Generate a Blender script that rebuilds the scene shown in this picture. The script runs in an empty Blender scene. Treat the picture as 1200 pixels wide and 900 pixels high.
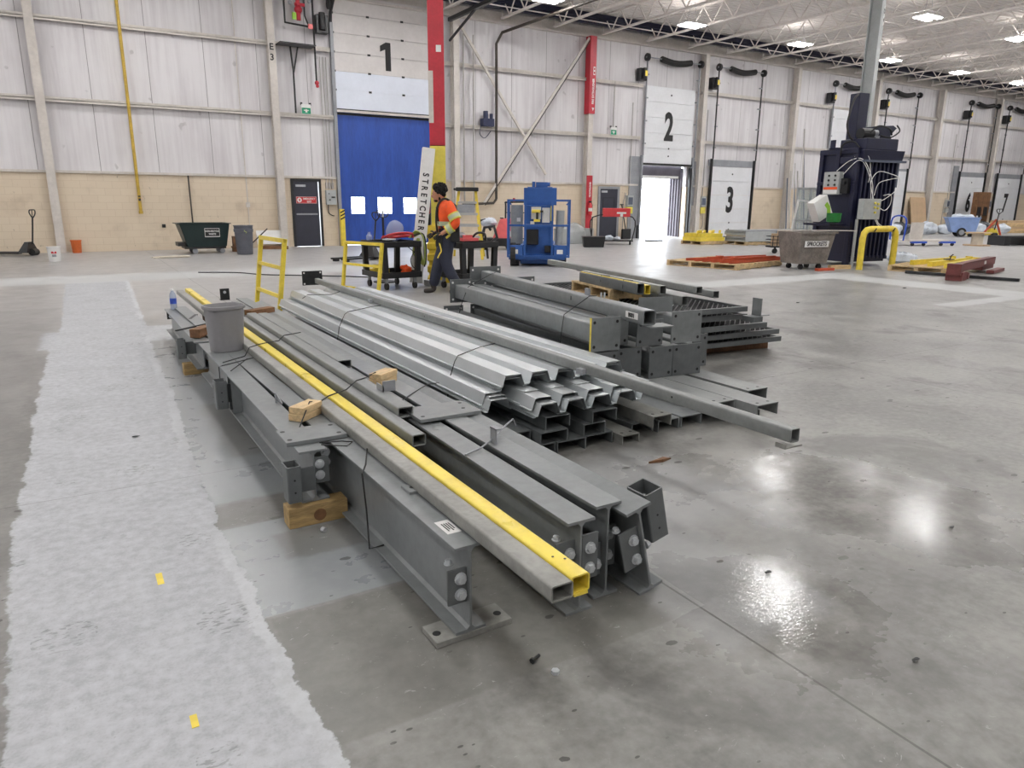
import bpy, bmesh, math, random
from math import sin, cos, pi, radians, atan2, hypot
from mathutils import Vector, Matrix, Euler

random.seed(7)
SC = bpy.context.scene
COL = SC.collection

# ------------------------------------------------------------------ materials
def lin(c):
    return tuple(((v / 255) / 12.92 if v / 255 <= 0.04045 else ((v / 255 + 0.055) / 1.055) ** 2.4) for v in c)

class NT:
    """tiny node-tree writer"""
    def __init__(self, name):
        self.m = bpy.data.materials.new(name)
        self.m.use_nodes = True
        self.t = self.m.node_tree
        self.t.nodes.clear()
        self.out = self.n('ShaderNodeOutputMaterial')
    def n(self, typ, **kw):
        x = self.t.nodes.new(typ)
        for k, v in kw.items():
            setattr(x, k, v)
        return x
    def put(self, sock, v):
        if isinstance(v, bpy.types.NodeSocket):
            self.t.links.new(v, sock)
        elif isinstance(v, (tuple, list)) and len(v) == 3 and sock.type == 'RGBA':
            sock.default_value = (*v, 1)
        else:
            sock.default_value = v
    def op(self, o, a, b=None, c=None, clamp=False):
        x = self.n('ShaderNodeMath', operation=o, use_clamp=clamp)
        self.put(x.inputs[0], a)
        if b is not None: self.put(x.inputs[1], b)
        if c is not None: self.put(x.inputs[2], c)
        return x.outputs[0]
    def mix(self, f, a, b):
        x = self.n('ShaderNodeMix', data_type='RGBA')
        self.put(x.inputs[0], f); self.put(x.inputs[6], a); self.put(x.inputs[7], b)
        return x.outputs[2]
    def lerp(self, f, a, b):
        x = self.n('ShaderNodeMix', data_type='FLOAT')
        self.put(x.inputs[0], f); self.put(x.inputs[2], a); self.put(x.inputs[3], b)
        return x.outputs[0]
    def ss(self, v, lo, hi):
        x = self.n('ShaderNodeMapRange', interpolation_type='SMOOTHSTEP')
        self.put(x.inputs[0], v); self.put(x.inputs[1], lo); self.put(x.inputs[2], hi)
        return x.outputs[0]
    def noise(self, vec, scale, detail=3, rough=.55, dist=0):
        x = self.n('ShaderNodeTexNoise')
        if vec is not None: self.put(x.inputs['Vector'], vec)
        x.inputs['Scale'].default_value = scale
        x.inputs['Detail'].default_value = detail
        x.inputs['Roughness'].default_value = rough
        x.inputs['Distortion'].default_value = dist
        return x.outputs['Fac']
    def scaled(self, vec, s):
        x = self.n('ShaderNodeMapping')
        self.put(x.inputs['Vector'], vec)
        x.inputs['Scale'].default_value = s
        return x.outputs[0]
    def bump(self, h, strength, dist=.01):
        x = self.n('ShaderNodeBump')
        x.inputs['Strength'].default_value = strength
        x.inputs['Distance'].default_value = dist
        self.put(x.inputs['Height'], h)
        return x.outputs[0]
    def bsdf(self, color, rough=.5, metal=0, normal=None, **kw):
        b = self.n('ShaderNodeBsdfPrincipled')
        self.put(b.inputs['Base Color'], color)
        self.put(b.inputs['Roughness'], rough)
        self.put(b.inputs['Metallic'], metal)
        if normal is not None: self.put(b.inputs['Normal'], normal)
        for k, v in kw.items():
            self.put(b.inputs[k.replace('_', ' ')], v)
        self.t.links.new(b.outputs[0], self.out.inputs[0])
        return self.m

def mat(name, c, rough=.5, metal=0, var=.12, scale=6, bump=0, bscale=60, stretch=None, **kw):
    """procedural paint/plastic/metal: two-scale noise over the base colour and the gloss"""
    t = NT(name)
    co = t.n('ShaderNodeTexCoord').outputs['Object']
    if stretch: co = t.scaled(co, stretch)
    a = t.noise(co, scale, 4)
    b = t.noise(co, scale * 7, 2)
    f = t.op('MULTIPLY_ADD', b, .35, t.op('MULTIPLY', a, .65))
    c1 = lin(c)
    lo = tuple(v * (1 - 1.6 * var) for v in c1); hi = tuple(min(1, v * (1 + 1.6 * var)) for v in c1)
    colr = t.mix(t.ss(f, .3, .7), lo, hi)
    r = t.lerp(a, max(.03, rough - .1), min(1, rough + .1))
    nm = t.bump(t.noise(co, bscale, 2), bump, .004) if bump else None
    return t.bsdf(colr, r, metal, nm, **kw)

def emit(name, c, s):
    t = NT(name)
    e = t.n('ShaderNodeEmission'); t.put(e.inputs[0], c); e.inputs[1].default_value = s
    t.t.links.new(e.outputs[0], t.out.inputs[0])
    return t.m

def glassy(name, c, tr=.7, rough=.05):
    t = NT(name)
    a = t.n('ShaderNodeBsdfTransparent'); t.put(a.inputs[0], lin(c))
    g = t.n('ShaderNodeBsdfPrincipled'); t.put(g.inputs['Base Color'], lin(c)); g.inputs['Roughness'].default_value = rough
    m = t.n('ShaderNodeMixShader'); m.inputs[0].default_value = tr
    t.t.links.new(g.outputs[0], m.inputs[1]); t.t.links.new(a.outputs[0], m.inputs[2])
    t.t.links.new(m.outputs[0], t.out.inputs[0])
    return t.m

# ------------------------------------------------------------------ mesh builder
def smooth_path(p, k=5):
    out = []
    for i in range(len(p)-1):
        a, b, c, d = p[max(i-1,0)], p[i], p[i+1], p[min(i+2,len(p)-1)]
        for j in range(k):
            t = j/k
            out.append(.5*((2*b) + (c-a)*t + (2*a-5*b+4*c-d)*t*t + (3*b-a-3*c+d)*t**3))
    return out + [p[-1]]

class MB:
    def __init__(self):
        self.v = []; self.f = []; self.M = Matrix.Identity(4)
    def add(self, vs, fs):
        o = len(self.v)
        self.v += [tuple(self.M @ Vector(p)) for p in vs]
        self.f += [tuple(i + o for i in f) for f in fs]
        return self
    def box(self, x0, y0, z0, x1, y1, z1):
        return self.add([(x0,y0,z0),(x1,y0,z0),(x1,y1,z0),(x0,y1,z0),(x0,y0,z1),(x1,y0,z1),(x1,y1,z1),(x0,y1,z1)],
                 [(0,3,2,1),(4,5,6,7),(0,1,5,4),(1,2,6,5),(2,3,7,6),(3,0,4,7)])
    def bar(self, a, b, w, h=None, up=(0,0,1)):
        """rectangular bar from a to b, w across, h along up"""
        h = w if h is None else h
        a = Vector(a); b = Vector(b); d = (b - a).normalized(); u = Vector(up)
        if abs(d.dot(u)) > .98: u = Vector((0,1,0))
        s = d.cross(u).normalized(); u = s.cross(d).normalized()
        p = [q + s * sx * w / 2 + u * sz * h / 2 for q in (a, b) for sx, sz in ((-1,-1),(1,-1),(1,1),(-1,1))]
        return self.add(p, [(0,1,2,3),(7,6,5,4),(0,4,5,1),(1,5,6,2),(2,6,7,3),(3,7,4,0)])
    def prism(self, pts, y0, y1):
        """2-D profile (x,z), counter-clockwise seen from -Y, swept along Y"""
        n = len(pts)
        vs = [(x, y0, z) for x, z in pts] + [(x, y1, z) for x, z in pts]
        fs = [tuple(range(n)), tuple(range(2*n-1, n-1, -1))]
        fs += [(i, i + n, (i+1) % n + n, (i+1) % n) for i in range(n)]
        return self.add(vs, fs)
    def ring(self, outer, inner, y0, y1):
        n = len(outer)
        vs = [(x,y0,z) for x,z in outer] + [(x,y1,z) for x,z in outer] + [(x,y0,z) for x,z in inner] + [(x,y1,z) for x,z in inner]
        fs = []
        for i in range(n):
            j = (i+1) % n
            fs += [(i, i+n, j+n, j), (2*n+i, 2*n+j, 3*n+j, 3*n+i), (i, j, 2*n+j, 2*n+i), (n+i, 3*n+i, 3*n+j, n+j)]
        return self.add(vs, fs)
    def hss(self, x0, z0, x1, z1, y0, y1, t=.006, r=.01):
        return self.ring(rrect(x0, z0, x1, z1, r), rrect(x0+t, z0+t, x1-t, z1-t, max(.002, r-t)), y0, y1)
    def tube(self, pts, r, seg=8, rs=None):
        pts = [Vector(p) for p in pts]
        if len(pts) >= 4 and .006 <= r <= .03 and rs is None: pts = smooth_path(pts)
        n = len(pts)
        d = [(pts[min(i+1,n-1)] - pts[max(i-1,0)]).normalized() for i in range(n)]
        u = Vector((0,0,1)) if abs(d[0].z) < .9 else Vector((1,0,0))
        vs = []
        for i in range(n):
            s = d[i].cross(u)
            if s.length < 1e-5: s = d[i].cross(Vector((0,1,0)))
            s.normalize(); u = s.cross(d[i]).normalized()
            rr = rs[i] if rs else r
            vs += [pts[i] + (s*cos(2*pi*k/seg) + u*sin(2*pi*k/seg)) * rr for k in range(seg)]
        fs = [(i*seg+k, i*seg+(k+1)%seg, (i+1)*seg+(k+1)%seg, (i+1)*seg+k) for i in range(n-1) for k in range(seg)]
        fs += [tuple(range(seg-1,-1,-1)), tuple((n-1)*seg+k for k in range(seg))]
        return self.add(vs, fs)
    def cyl(self, c, axis, r, h, seg=16, r2=None):
        c = Vector(c); a = Vector(axis).normalized()
        return self.tube([c, c + a*h], r, seg, [r, r if r2 is None else r2])
    def lathe(self, prof, seg=24, sx=1, sy=1, c=(0,0,0), sq=1):
        n = len(prof); vs = []
        def pw(v): return math.copysign(abs(v)**sq, v)
        for r, z in prof:
            vs += [(c[0]+r*pw(cos(2*pi*k/seg))*sx, c[1]+r*pw(sin(2*pi*k/seg))*sy, c[2]+z) for k in range(seg)]
        fs = [(i*seg+k, i*seg+(k+1)%seg, (i+1)*seg+(k+1)%seg, (i+1)*seg+k) for i in range(n-1) for k in range(seg)]
        fs += [tuple(range(seg-1,-1,-1)), tuple((n-1)*seg+k for k in range(seg))]
        return self.add(vs, fs)
    def blob(self, c, r, sx=1, sy=1, sz=1, seg=14, rings=8, amp=0, sd=0):
        rg = random.Random(sd); vs = []; ph = [rg.random()*6 for _ in range(6)]
        for i in range(rings+1):
            t = pi*i/rings
            for k in range(seg):
                p = 2*pi*k/seg
                q = 1 + amp*(sin(3*p+ph[0]+2*t)*.5 + sin(5*t+ph[1]+p)*.4 + sin(7*p+ph[2]-3*t)*.3)
                vs.append((c[0]+r*sx*q*sin(t)*cos(p), c[1]+r*sy*q*sin(t)*sin(p), c[2]-r*sz*q*cos(t)))
        fs = [(i*seg+k, i*seg+(k+1)%seg, (i+1)*seg+(k+1)%seg, (i+1)*seg+k) for i in range(rings) for k in range(seg)]
        return self.add(vs, fs)
    def frustum(self, b, t):
        """b,t = (x0,y0,x1,y1,z)"""
        vs = []
        for q in (b, t):
            vs += [(q[0],q[1],q[4]),(q[2],q[1],q[4]),(q[2],q[3],q[4]),(q[0],q[3],q[4])]
        return self.add(vs, [(0,3,2,1),(4,5,6,7),(0,1,5,4),(1,2,6,5),(2,3,7,6),(3,0,4,7)])
    def build(self, name, m, parent=None, smooth=False, bevel=0, wn=False):
        me = bpy.data.meshes.new(name)
        me.from_pydata(self.v, [], self.f)
        bm = bmesh.new(); bm.from_mesh(me); bmesh.ops.recalc_face_normals(bm, faces=bm.faces); bm.to_mesh(me); bm.free()
        me.update()
        o = bpy.data.objects.new(name, me); COL.objects.link(o)
        if m is not None: me.materials.append(m)
        if parent is not None: o.parent = parent
        if smooth:
            me.polygons.foreach_set('use_smooth', [True]*len(me.polygons))
            try: me.set_sharp_from_angle(angle=radians(38))
            except Exception: pass
        if bevel:
            b = o.modifiers.new('edge', 'BEVEL'); b.width = bevel; b.segments = 2; b.limit_method = 'ANGLE'; b.angle_limit = radians(40)
        return o

def rrect(x0, z0, x1, z1, r, n=3):
    out = []
    for cx, cz, a0 in ((x1-r,z0+r,-90),(x1-r,z1-r,0),(x0+r,z1-r,90),(x0+r,z0+r,180)):
        for k in range(n+1):
            a = radians(a0 + 90*k/n); out.append((cx+r*cos(a), cz+r*sin(a)))
    return out

def rot(x=0, y=0, z=0):
    return Euler((x,y,z)).to_matrix().to_4x4()
def at(x, y, z, rx=0, ry=0, rz=0):
    return Matrix.Translation((x,y,z)) @ rot(rx,ry,rz)

def tag(o, label, cat=None, group=None, kind=None):
    o['label'] = label
    if cat: o['category'] = cat
    if group: o['group'] = group
    if kind: o['kind'] = kind
    return o
def thing(name, label, cat, loc=(0,0,0), rz=0, group=None, kind=None, rx=0, ry=0):
    o = bpy.data.objects.new(name, None); COL.objects.link(o)
    o.location = loc; o.rotation_euler = (rx,ry,rz)
    o.empty_display_size = .1
    return tag(o, label, cat, group, kind)
def P(mb, name, m, parent, label=None, **kw):
    o = mb.build(name, m, parent, **kw)
    if label: o['label'] = label
    return o
def one(mb, name, m, label, cat, group=None, kind=None, loc=None, rz=0, **kw):
    o = mb.build(name, m, None, **kw)
    if loc: o.location = loc; o.rotation_euler = (0,0,rz)
    return tag(o, label, cat, group, kind)
def struct(mb, name, m, label, cat, **kw):
    return one(mb, name, m, label, cat, None, 'structure', **kw)
def dup(root, loc, rz, label):
    r = root.copy(); COL.objects.link(r); r.location = loc; r.rotation_euler = (0,0,rz); r['label'] = label
    for ch in list(root.children):
        c = ch.copy(); COL.objects.link(c); c.parent = r
        for g in list(ch.children):
            d = g.copy(); COL.objects.link(d); d.parent = c
    return r
def baked(o, name, m, parent=None, smooth=True):
    """evaluated mesh of a construction object (text, skin) as a plain mesh object"""
    bpy.context.view_layer.update()
    dg = bpy.context.evaluated_depsgraph_get()
    me = bpy.data.meshes.new_from_object(o.evaluated_get(dg))
    data = o.data; isc = o.type == 'FONT'
    bpy.data.objects.remove(o)
    if isc: bpy.data.curves.remove(data)
    me.name = name; me.materials.clear(); me.materials.append(m)
    n = bpy.data.objects.new(name, me); COL.objects.link(n)
    if parent is not None: n.parent = parent
    if smooth: me.polygons.foreach_set('use_smooth', [True]*len(me.polygons))
    return n
def text(s, size, m, parent, M, bold=0, sx=1, name='lettering', ext=.002, spacing=1):
    c = bpy.data.curves.new(name, 'FONT'); c.body = s; c.size = size; c.offset = bold; c.extrude = ext
    c.align_x = 'CENTER'; c.align_y = 'CENTER'; c.space_character = spacing; c.resolution_u = 3
    o = bpy.data.objects.new(name, c); COL.objects.link(o)
    n = baked(o, name, m, parent, False)
    n.data.transform(M @ Matrix.Diagonal((sx,1,1,1)))
    return n
FRONT = rot(pi/2)                        # text that faces -Y
def front(x, y, z): return Matrix.Translation((x,y,z)) @ FRONT
def west(x, y, z): return Matrix.Translation((x,y,z)) @ rot(0,0,-pi/2) @ FRONT   # faces -X
# ------------------------------------------------------------------ palette
STEEL = mat('grey_primer_steel', (126,130,131), .36, .0, .10, 3, .08, 90)
STEEL_D = mat('dark_grey_primer_steel', (100,104,105), .42, .0, .10, 3, .08, 90)
STEEL_L = mat('weathered_grey_tube', (146,146,141), .42, .1, .14, 5, .08, 90)
TUBE = mat('grey_painted_tube', (134,137,136), .4, 0, .10, 5, .06, 90)
BLACKST = mat('black_mill_steel', (44,46,48), .45, .2, .2, 6, .1)
ZINC = mat('zinc_bolt', (205,209,212), .32, .45, .08, 30)
GALV = mat('galvanised_sheet', (212,217,219), .42, .8, .03, 2.2, stretch=(1,.5,1))
YELP = mat('yellow_gloss_paint', (240,216,84), .3, 0, .06, 5)
YELD = mat('yellow_safety_paint', (232,208,74), .38, 0, .08, 7)
YELG = mat('yellow_plastic', (222,194,60), .45, 0, .08, 5)
YELT = mat('yellow_label_paint', (228,212,92), .5, 0, .06, 9)
WOOD = mat('pale_pine', (214,186,142), .65, 0, .18, 4, .1, 40, stretch=(1,7,7))
WOODY = mat('pale_pine_lengthwise', (206,172,120), .65, 0, .18, 4, .1, 40, stretch=(7,1,7))
WOODT = mat('treated_timber', (176,148,100), .65, 0, .2, 5, .1, 40, stretch=(1,7,7))
WOODD = mat('old_brown_wood', (120,86,58), .7, 0, .25, 6, .1, 40)
PALW = mat('pallet_wood', (200,174,132), .7, 0, .2, 5, .1, 40)
WHITE = mat('white_paint', (232,232,230), .5, 0, .03, 4)
PAPER = mat('white_paper_tag', (228,228,226), .6, 0, .03, 30)
INK = mat('black_ink', (26,26,28), .5, 0, .05)
BLACKP = mat('black_plastic', (30,31,33), .42, 0, .1, 8)
BLACKM = mat('black_paint', (33,34,36), .4, 0, .1, 8)
RUBBER = mat('dark_rubber', (36,36,37), .6, 0, .1)
GREYPL = mat('grey_wastebasket_plastic', (139,138,141), .42, 0, .04, 4)
CANPL = mat('slate_grey_plastic', (92,95,103), .5, 0, .08, 6)
GREENB = mat('dark_green_plastic', (24,44,44), .42, 0, .08, 6)
ORANGEP = mat('orange_plastic', (206,104,48), .45, 0, .08, 6)
REDP = mat('red_column_paint', (190,48,62), .45, 0, .08, 3)
REDS = mat('red_sign', (196,46,52), .45, 0, .04, 8)
REDPL = mat('red_plastic', (206,62,66), .4, 0, .06, 8)
PINKR = mat('faded_red_plastic', (226,104,104), .4, 0, .06, 8)
ORST = mat('orange_rack_paint', (190,86,58), .42, 0, .12, 6)
MAROON = mat('red_oxide_primer', (112,58,56), .5, 0, .14, 5)
BLUELIFT = mat('blue_machine_paint', (48,92,162), .38, 0, .07, 4)
BLUEC = mat('blue_vinyl_curtain', (42,80,168), .38, 0, .12, 1.2, stretch=(3,3,.5))
NAVY = mat('navy_machine_paint', (26,29,54), .4, 0, .12, 3)
BLUECART = mat('pale_blue_plastic', (140,166,214), .45, 0, .06, 3)
BLUEB = mat('blue_barrel_plastic', (48,84,190), .4, 0, .06, 4)
BLUEGR = mat('blue_grey_plastic', (84,92,108), .45, 0, .06, 4)
CREAM = mat('cream_steel_paint', (208,202,195), .5, 0, .07, 2)
DOORW = mat('white_door_panel', (226,228,231), .42, 0, .03, 1.5)
GRYDR = mat('grey_metal_trim', (150,153,158), .45, .1, .08, 3)
DARKDOOR = mat('charcoal_door', (52,54,66), .4, 0, .08, 3)
GRBOX = mat('grey_enclosure_paint', (172,176,176), .42, 0, .06, 4)
HOPPER = mat('worn_grey_hopper_steel', (128,122,116), .5, .2, .22, 4, .1)
GREENS = mat('exit_sign_green', (20,150,110), .45, 0, .03)
LIME = mat('lime_green', (150,200,60), .45, 0, .05)
GREENPL = mat('green_plastic', (30,120,50), .45, 0, .08)
BAG = mat('translucent_white_bag', (208,216,226), .3, 0, .08, 5, .3, 14)
BAGD = mat('dark_refuse_bag', (58,62,68), .3, 0, .2, 5, .3, 14)
CARD = mat('brown_cardboard', (196,168,136), .7, 0, .06, 3)
CARDL = mat('pale_cardboard', (214,206,190), .7, 0, .06, 3)
HIVIS = mat('hi_vis_orange', (244,92,38), .7, 0, .08, 9, .2, 40)
REFL = mat('reflective_silver_band', (190,200,170), .35, .3, .05, 20)
REFY = mat('reflective_yellow_band', (222,214,90), .6, 0, .06, 20)
NAVYCL = mat('navy_work_trousers', (46,50,66), .8, 0, .14, 8, .3, 40)
SKIN = mat('skin', (196,140,112), .5, 0, .05, 10)
HAIR = mat('black_hair', (12,11,11), .85, 0, .2, 30, .8, 90)
BOOT = mat('dark_leather', (48,42,38), .5, 0, .15, 12)
CABLEG = mat('yellow_green_cable', (170,184,96), .45, 0, .06)
ALU = mat('bare_aluminium', (200,203,206), .32, .8, .05, 10)
CONDUIT = mat('grey_conduit', (178,174,170), .45, .3, .06, 6)
PIPEY = mat('old_yellow_pipe', (196,164,66), .5, 0, .14, 4)
PIPED = mat('dark_bronze_pipe', (70,64,58), .5, .2, .1, 4)
FOAM = mat('black_spring_sleeve', (28,27,28), .6, 0, .15, 20, .3, 30)
LAMP = emit('led_panel', (1, .985, .975), 95)
CEILGLOW = emit('added_ceiling_glow', (1, .95, .91), 9)  # weak emission added above the lamps to lift the dark ceiling
BOTTLE = glassy('clear_bottle', (224,232,245), .55, .08)
BOTBL = mat('blue_label', (60,90,190), .4, 0, .05)
CLEARV = glassy('clear_vinyl', (248,250,255), .9, .3)
CLRBAG = glassy('clear_plastic_bag', (200,210,235), .55, .2)
GLASSG = glassy('clear_panel', (225,232,236), .75, .08)
SCREEN = mat('grey_mesh_panel', (150,156,160), .5, .2, .08, 8)

def wall_vinyl():
    t = NT('white_insulation_facing')
    co = t.n('ShaderNodeTexCoord').outputs['Object']
    sep = t.n('ShaderNodeSeparateXYZ'); t.put(sep.inputs[0], co)
    x = sep.outputs[0]
    big = t.noise(t.scaled(co, (.7,.7,.35)), 1.2, 4)
    streak = t.noise(t.scaled(co, (5,5,.22)), 1.4, 4, .6)
    c = t.mix(t.ss(t.op('MULTIPLY_ADD', streak, .5, t.op('MULTIPLY', big, .5)), .32, .62), lin((204,200,203)), lin((224,222,224)))
    spots = t.ss(t.noise(co, 2.6, 2, .4), .70, .74)
    c = t.mix(t.op('MULTIPLY', spots, .3), c, lin((110,104,104)))
    seam = t.op('ABSOLUTE', t.op('SUBTRACT', t.op('FRACT', t.op('DIVIDE', t.op('ADD', x, 1.32), 1.53)), .5))
    sm = t.op('LESS_THAN', seam, .006)
    c = t.mix(t.op('MULTIPLY', sm, .7), c, lin((96,92,92)))
    h = t.op('ADD', t.noise(t.scaled(co, (4,4,.5)), 1.5, 3), t.op('MULTIPLY', sm, -1.5))
    return t.bsdf(c, .55, 0, t.bump(h, .35, .03))
def wall_block():
    t = NT('cream_painted_block')
    co = t.n('ShaderNodeTexCoord').outputs['Object']
    sep = t.n('ShaderNodeSeparateXYZ'); t.put(sep.inputs[0], co)
    cb = t.n('ShaderNodeCombineXYZ'); t.put(cb.inputs[0], sep.outputs[0]); t.put(cb.inputs[1], sep.outputs[2])
    b = t.n('ShaderNodeTexBrick'); t.put(b.inputs['Vector'], cb.outputs[0])
    b.inputs['Scale'].default_value = 1
    b.inputs['Brick Width'].default_value = .4; b.inputs['Row Height'].default_value = .2
    b.inputs['Mortar Size'].default_value = .006; b.inputs['Mortar Smooth'].default_value = .3
    b.inputs['Color1'].default_value = (*lin((222,207,184)), 1); b.inputs['Color2'].default_value = (*lin((219,203,180)), 1)
    b.inputs['Mortar'].default_value = (*lin((208,191,166)), 1)
    n = t.noise(co, 1.1, 4)
    c = t.mix(t.op('MULTIPLY', t.ss(n, .55, .75), .35), b.outputs[0], lin((160,140,116)))
    scr = t.ss(t.noise(t.scaled(co, (3,3,1.6)), 2.2, 5, .7, 1.2), .665, .70)
    c = t.mix(t.op('MULTIPLY', scr, .45), c, lin((110,98,84)))
    return t.bsdf(c, .6, 0, t.bump(b.outputs['Fac'], -.1, .003))
def deck_mat():
    t = NT('white_roof_deck')
    co = t.n('ShaderNodeTexCoord').outputs['Object']
    c = t.mix(t.noise(co, 1.5, 3), lin((232,226,222)), lin((240,236,233)))
    return t.bsdf(c, .5)
VINYL = wall_vinyl(); BLOCK = wall_block(); DECK = deck_mat()
JOIST = mat('white_joist_paint', (238,232,227), .5, 0, .05, 3)

def floor_mat():
    t = NT('worn_concrete_floor')
    co = t.n('ShaderNodeTexCoord').outputs['Object']
    sep = t.n('ShaderNodeSeparateXYZ'); t.put(sep.inputs[0], co)
    x, y = sep.outputs[0], sep.outputs[1]
    n1 = t.noise(co, .55, 5, .6); n2 = t.noise(co, 3.2, 5, .62); n3 = t.noise(co, 22, 3, .6); n4 = t.noise(co, 110, 2, .5)
    nx = t.noise(t.scaled(co, (1,6,1)), 1.6, 4, .6)
    # --- base concrete
    f = t.op('ADD', t.op('MULTIPLY', n1, .45), t.op('ADD', t.op('MULTIPLY', n2, .35), t.op('MULTIPLY', n3, .2)))
    c = t.mix(t.ss(f, .36, .64), lin((102,101,98)), lin((152,151,147)))
    blot = t.ss(t.op('ADD', t.op('MULTIPLY', n1, .4), t.op('MULTIPLY', t.noise(t.scaled(co, (1.4,1,1)), 1.15, 5, .65, .4), .6)), .50, .62)
    c = t.mix(t.op('MULTIPLY', blot, .62), c, lin((74,72,69)))
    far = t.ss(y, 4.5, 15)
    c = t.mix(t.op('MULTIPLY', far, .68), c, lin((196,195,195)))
    # rub marks with a direction of their own
    c = t.mix(t.op('MULTIPLY', t.ss(nx, .58, .72), .22), c, lin((92,90,88)))
    # dark flecks and chips
    v = t.n('ShaderNodeTexVoronoi'); t.put(v.inputs['Vector'], t.scaled(co, (1,1.9,1))); v.inputs['Scale'].default_value = 3.1
    fl = t.op('MULTIPLY', t.op('LESS_THAN', t.op('ADD', v.outputs['Distance'], t.op('MULTIPLY', n3, .09)), .135), t.op('MULTIPLY', t.ss(n1, .32, .46), t.ss(y, 9, 4)))
    v2 = t.n('ShaderNodeTexVoronoi'); t.put(v2.inputs['Vector'], t.scaled(co, (1.3,2.6,1))); v2.inputs['Scale'].default_value = 6.3
    fl2 = t.op('MULTIPLY', t.op('LESS_THAN', v2.outputs['Distance'], .085), t.op('MULTIPLY', t.ss(n2, .46, .56), t.ss(y, 7, 3)))
    fl = t.op('MAXIMUM', fl, fl2)
    def wob(s, a): return t.op('MULTIPLY', t.op('SUBTRACT', t.noise(co, s, 4, .6), .5), a)
    w1 = wob(3.2, .13); w2 = wob(17, .05); wz = t.op('ADD', w1, t.op('ADD', w2, wob(60, .022)))
    def bx(x0, x1, y0, y1, e=.015, w=1.0):
        xx = t.op('MULTIPLY_ADD', wz, w, x); yy = t.op('MULTIPLY_ADD', wz, w, y)
        m = t.op('MULTIPLY', t.ss(xx, x0-e, x0+e), t.ss(xx, x1+e, x1-e))
        return t.op('MULTIPLY', m, t.op('MULTIPLY', t.ss(yy, y0-e, y0+e), t.ss(yy, y1+e, y1-e)))
    # darker, smoother strip left of the pale patch
    c = t.mix(t.op('MULTIPLY', t.ss(x, -.25, -.6), .4), c, lin((120,118,116)))
    # blue-grey sealed coat beside the beams, and brown-grey stripped rectangles
    coat = t.op('MAXIMUM', bx(.35, 1.25, 2.46, 3.30, .008, .12), bx(.35, 1.1, 3.62, 9.0, .03, .4))
    c = t.mix(t.op('MULTIPLY', coat, .8), c, t.mix(n2, lin((136,141,145)), lin((158,163,166))))
    strip = t.op('MAXIMUM', bx(.45, 1.9, 1.70, 2.44, .008, .25), bx(.4, .98, 3.32, 3.58, .01, .3))
    strip = t.op('MAXIMUM', strip, bx(.62, .98, 2.86, 3.14, .02, .8))
    strip = t.op('MAXIMUM', strip, bx(.66, .90, 4.3, 5.6, .05, 1.2))
    c = t.mix(t.op('MULTIPLY', strip, .6), c, t.mix(n2, lin((92,92,88)), lin((128,126,120))))
    pale = t.op('MAXIMUM', bx(1.75, 2.35, 1.45, 2.25, .05, .9), bx(2.0, 2.9, 2.2, 3.2, .12, 1.6))
    c = t.mix(t.op('MULTIPLY', pale, .55), c, lin((164,165,166)))
    scr = t.ss(t.noise(t.scaled(co, (2,3,1)), 7, 6, .75, 2.0), .635, .66)
    c = t.mix(t.op('MULTIPLY', t.op('MULTIPLY', scr, t.op('MAXIMUM', strip, t.ss(y, 3.2, 1.6))), .45), c, lin((190,190,186)))
    c = t.mix(t.op('MULTIPLY', fl, .75), c, lin((54,52,50)))
    # joints
    def joint(v, off, sp, wd):
        q = t.op('ABSOLUTE', t.op('SUBTRACT', t.op('FRACT', t.op('DIVIDE', t.op('SUBTRACT', v, off), sp)), .5))
        return t.op('LESS_THAN', q, wd / sp)
    jx = joint(x, 1.87 - 2.115, 4.23, .005); jy = joint(y, 4.1 - 2.1, 4.2, .004)
    j = t.op('MAXIMUM', jx, jy)
    c = t.mix(t.op('MULTIPLY', j, .6), c, lin((64,62,60)))
    # the pale patched strip and the cross bands where walls stood
    def edge(pts):
        r = t.n('ShaderNodeValToRGB'); r.color_ramp.interpolation = 'LINEAR'
        els = r.color_ramp.elements
        els[0].position = (pts[0][0]+1)/18; els[0].color = ((pts[0][1]+1)/2,)*3 + (1,)
        els[1].position = (pts[-1][0]+1)/18; els[1].color = ((pts[-1][1]+1)/2,)*3 + (1,)
        for py, px in pts[1:-1]:
            e = els.new((py+1)/18); e.color = ((px+1)/2,)*3 + (1,)
        t.put(r.inputs[0], t.op('DIVIDE', t.op('ADD', y, 1), 18))
        return t.op('SUBTRACT', t.op('MULTIPLY', r.outputs[0], 2), 1)
    eL = edge([(-1,-.30),(2.0,-.33),(3.6,-.39),(4.6,-.38),(6.9,-.37),(8.5,-.33),(9.6,-.24),(15,-.2),(17,-.2)])
    eR = edge([(-1,.5),(1.6,.475),(2.3,.46),(3.4,.43),(4.5,.48),(6.2,.55),(7.5,.56),(9.8,.66),(14.4,.8),(17,.85)])
    m = t.op('MULTIPLY', t.ss(t.op('ADD', t.op('SUBTRACT', x, eL), wz), -.004, .012), t.ss(t.op('ADD', t.op('SUBTRACT', eR, x), wz), -.003, .006))
    m = t.op('MULTIPLY', m, t.ss(y, 15.6, 15.2))
    m = t.op('MAXIMUM', m, bx(-.42, 1.02, 8.55, 9.65, .05, 1.0))
    m2 = t.op('MULTIPLY', t.ss(x, 7.5, 5.5), bx(-40, 8, 15.3, 16.9, .12, 1.2))
    m2 = t.op('MAXIMUM', m2, bx(8.5, 14.6, 9.35, 10.15, .08, 1.2))
    m2 = t.op('MAXIMUM', m2, bx(13.35, 14.35, 5.6, 10.0, .08, 1.2))
    m2 = t.op('MAXIMUM', m2, bx(11.2, 13.6, 5.75, 6.1, .06, 1.2))
    m2 = t.op('MAXIMUM', m2, bx(14.0, 30, 5.2, 6.1, .1, 1.2))
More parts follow.
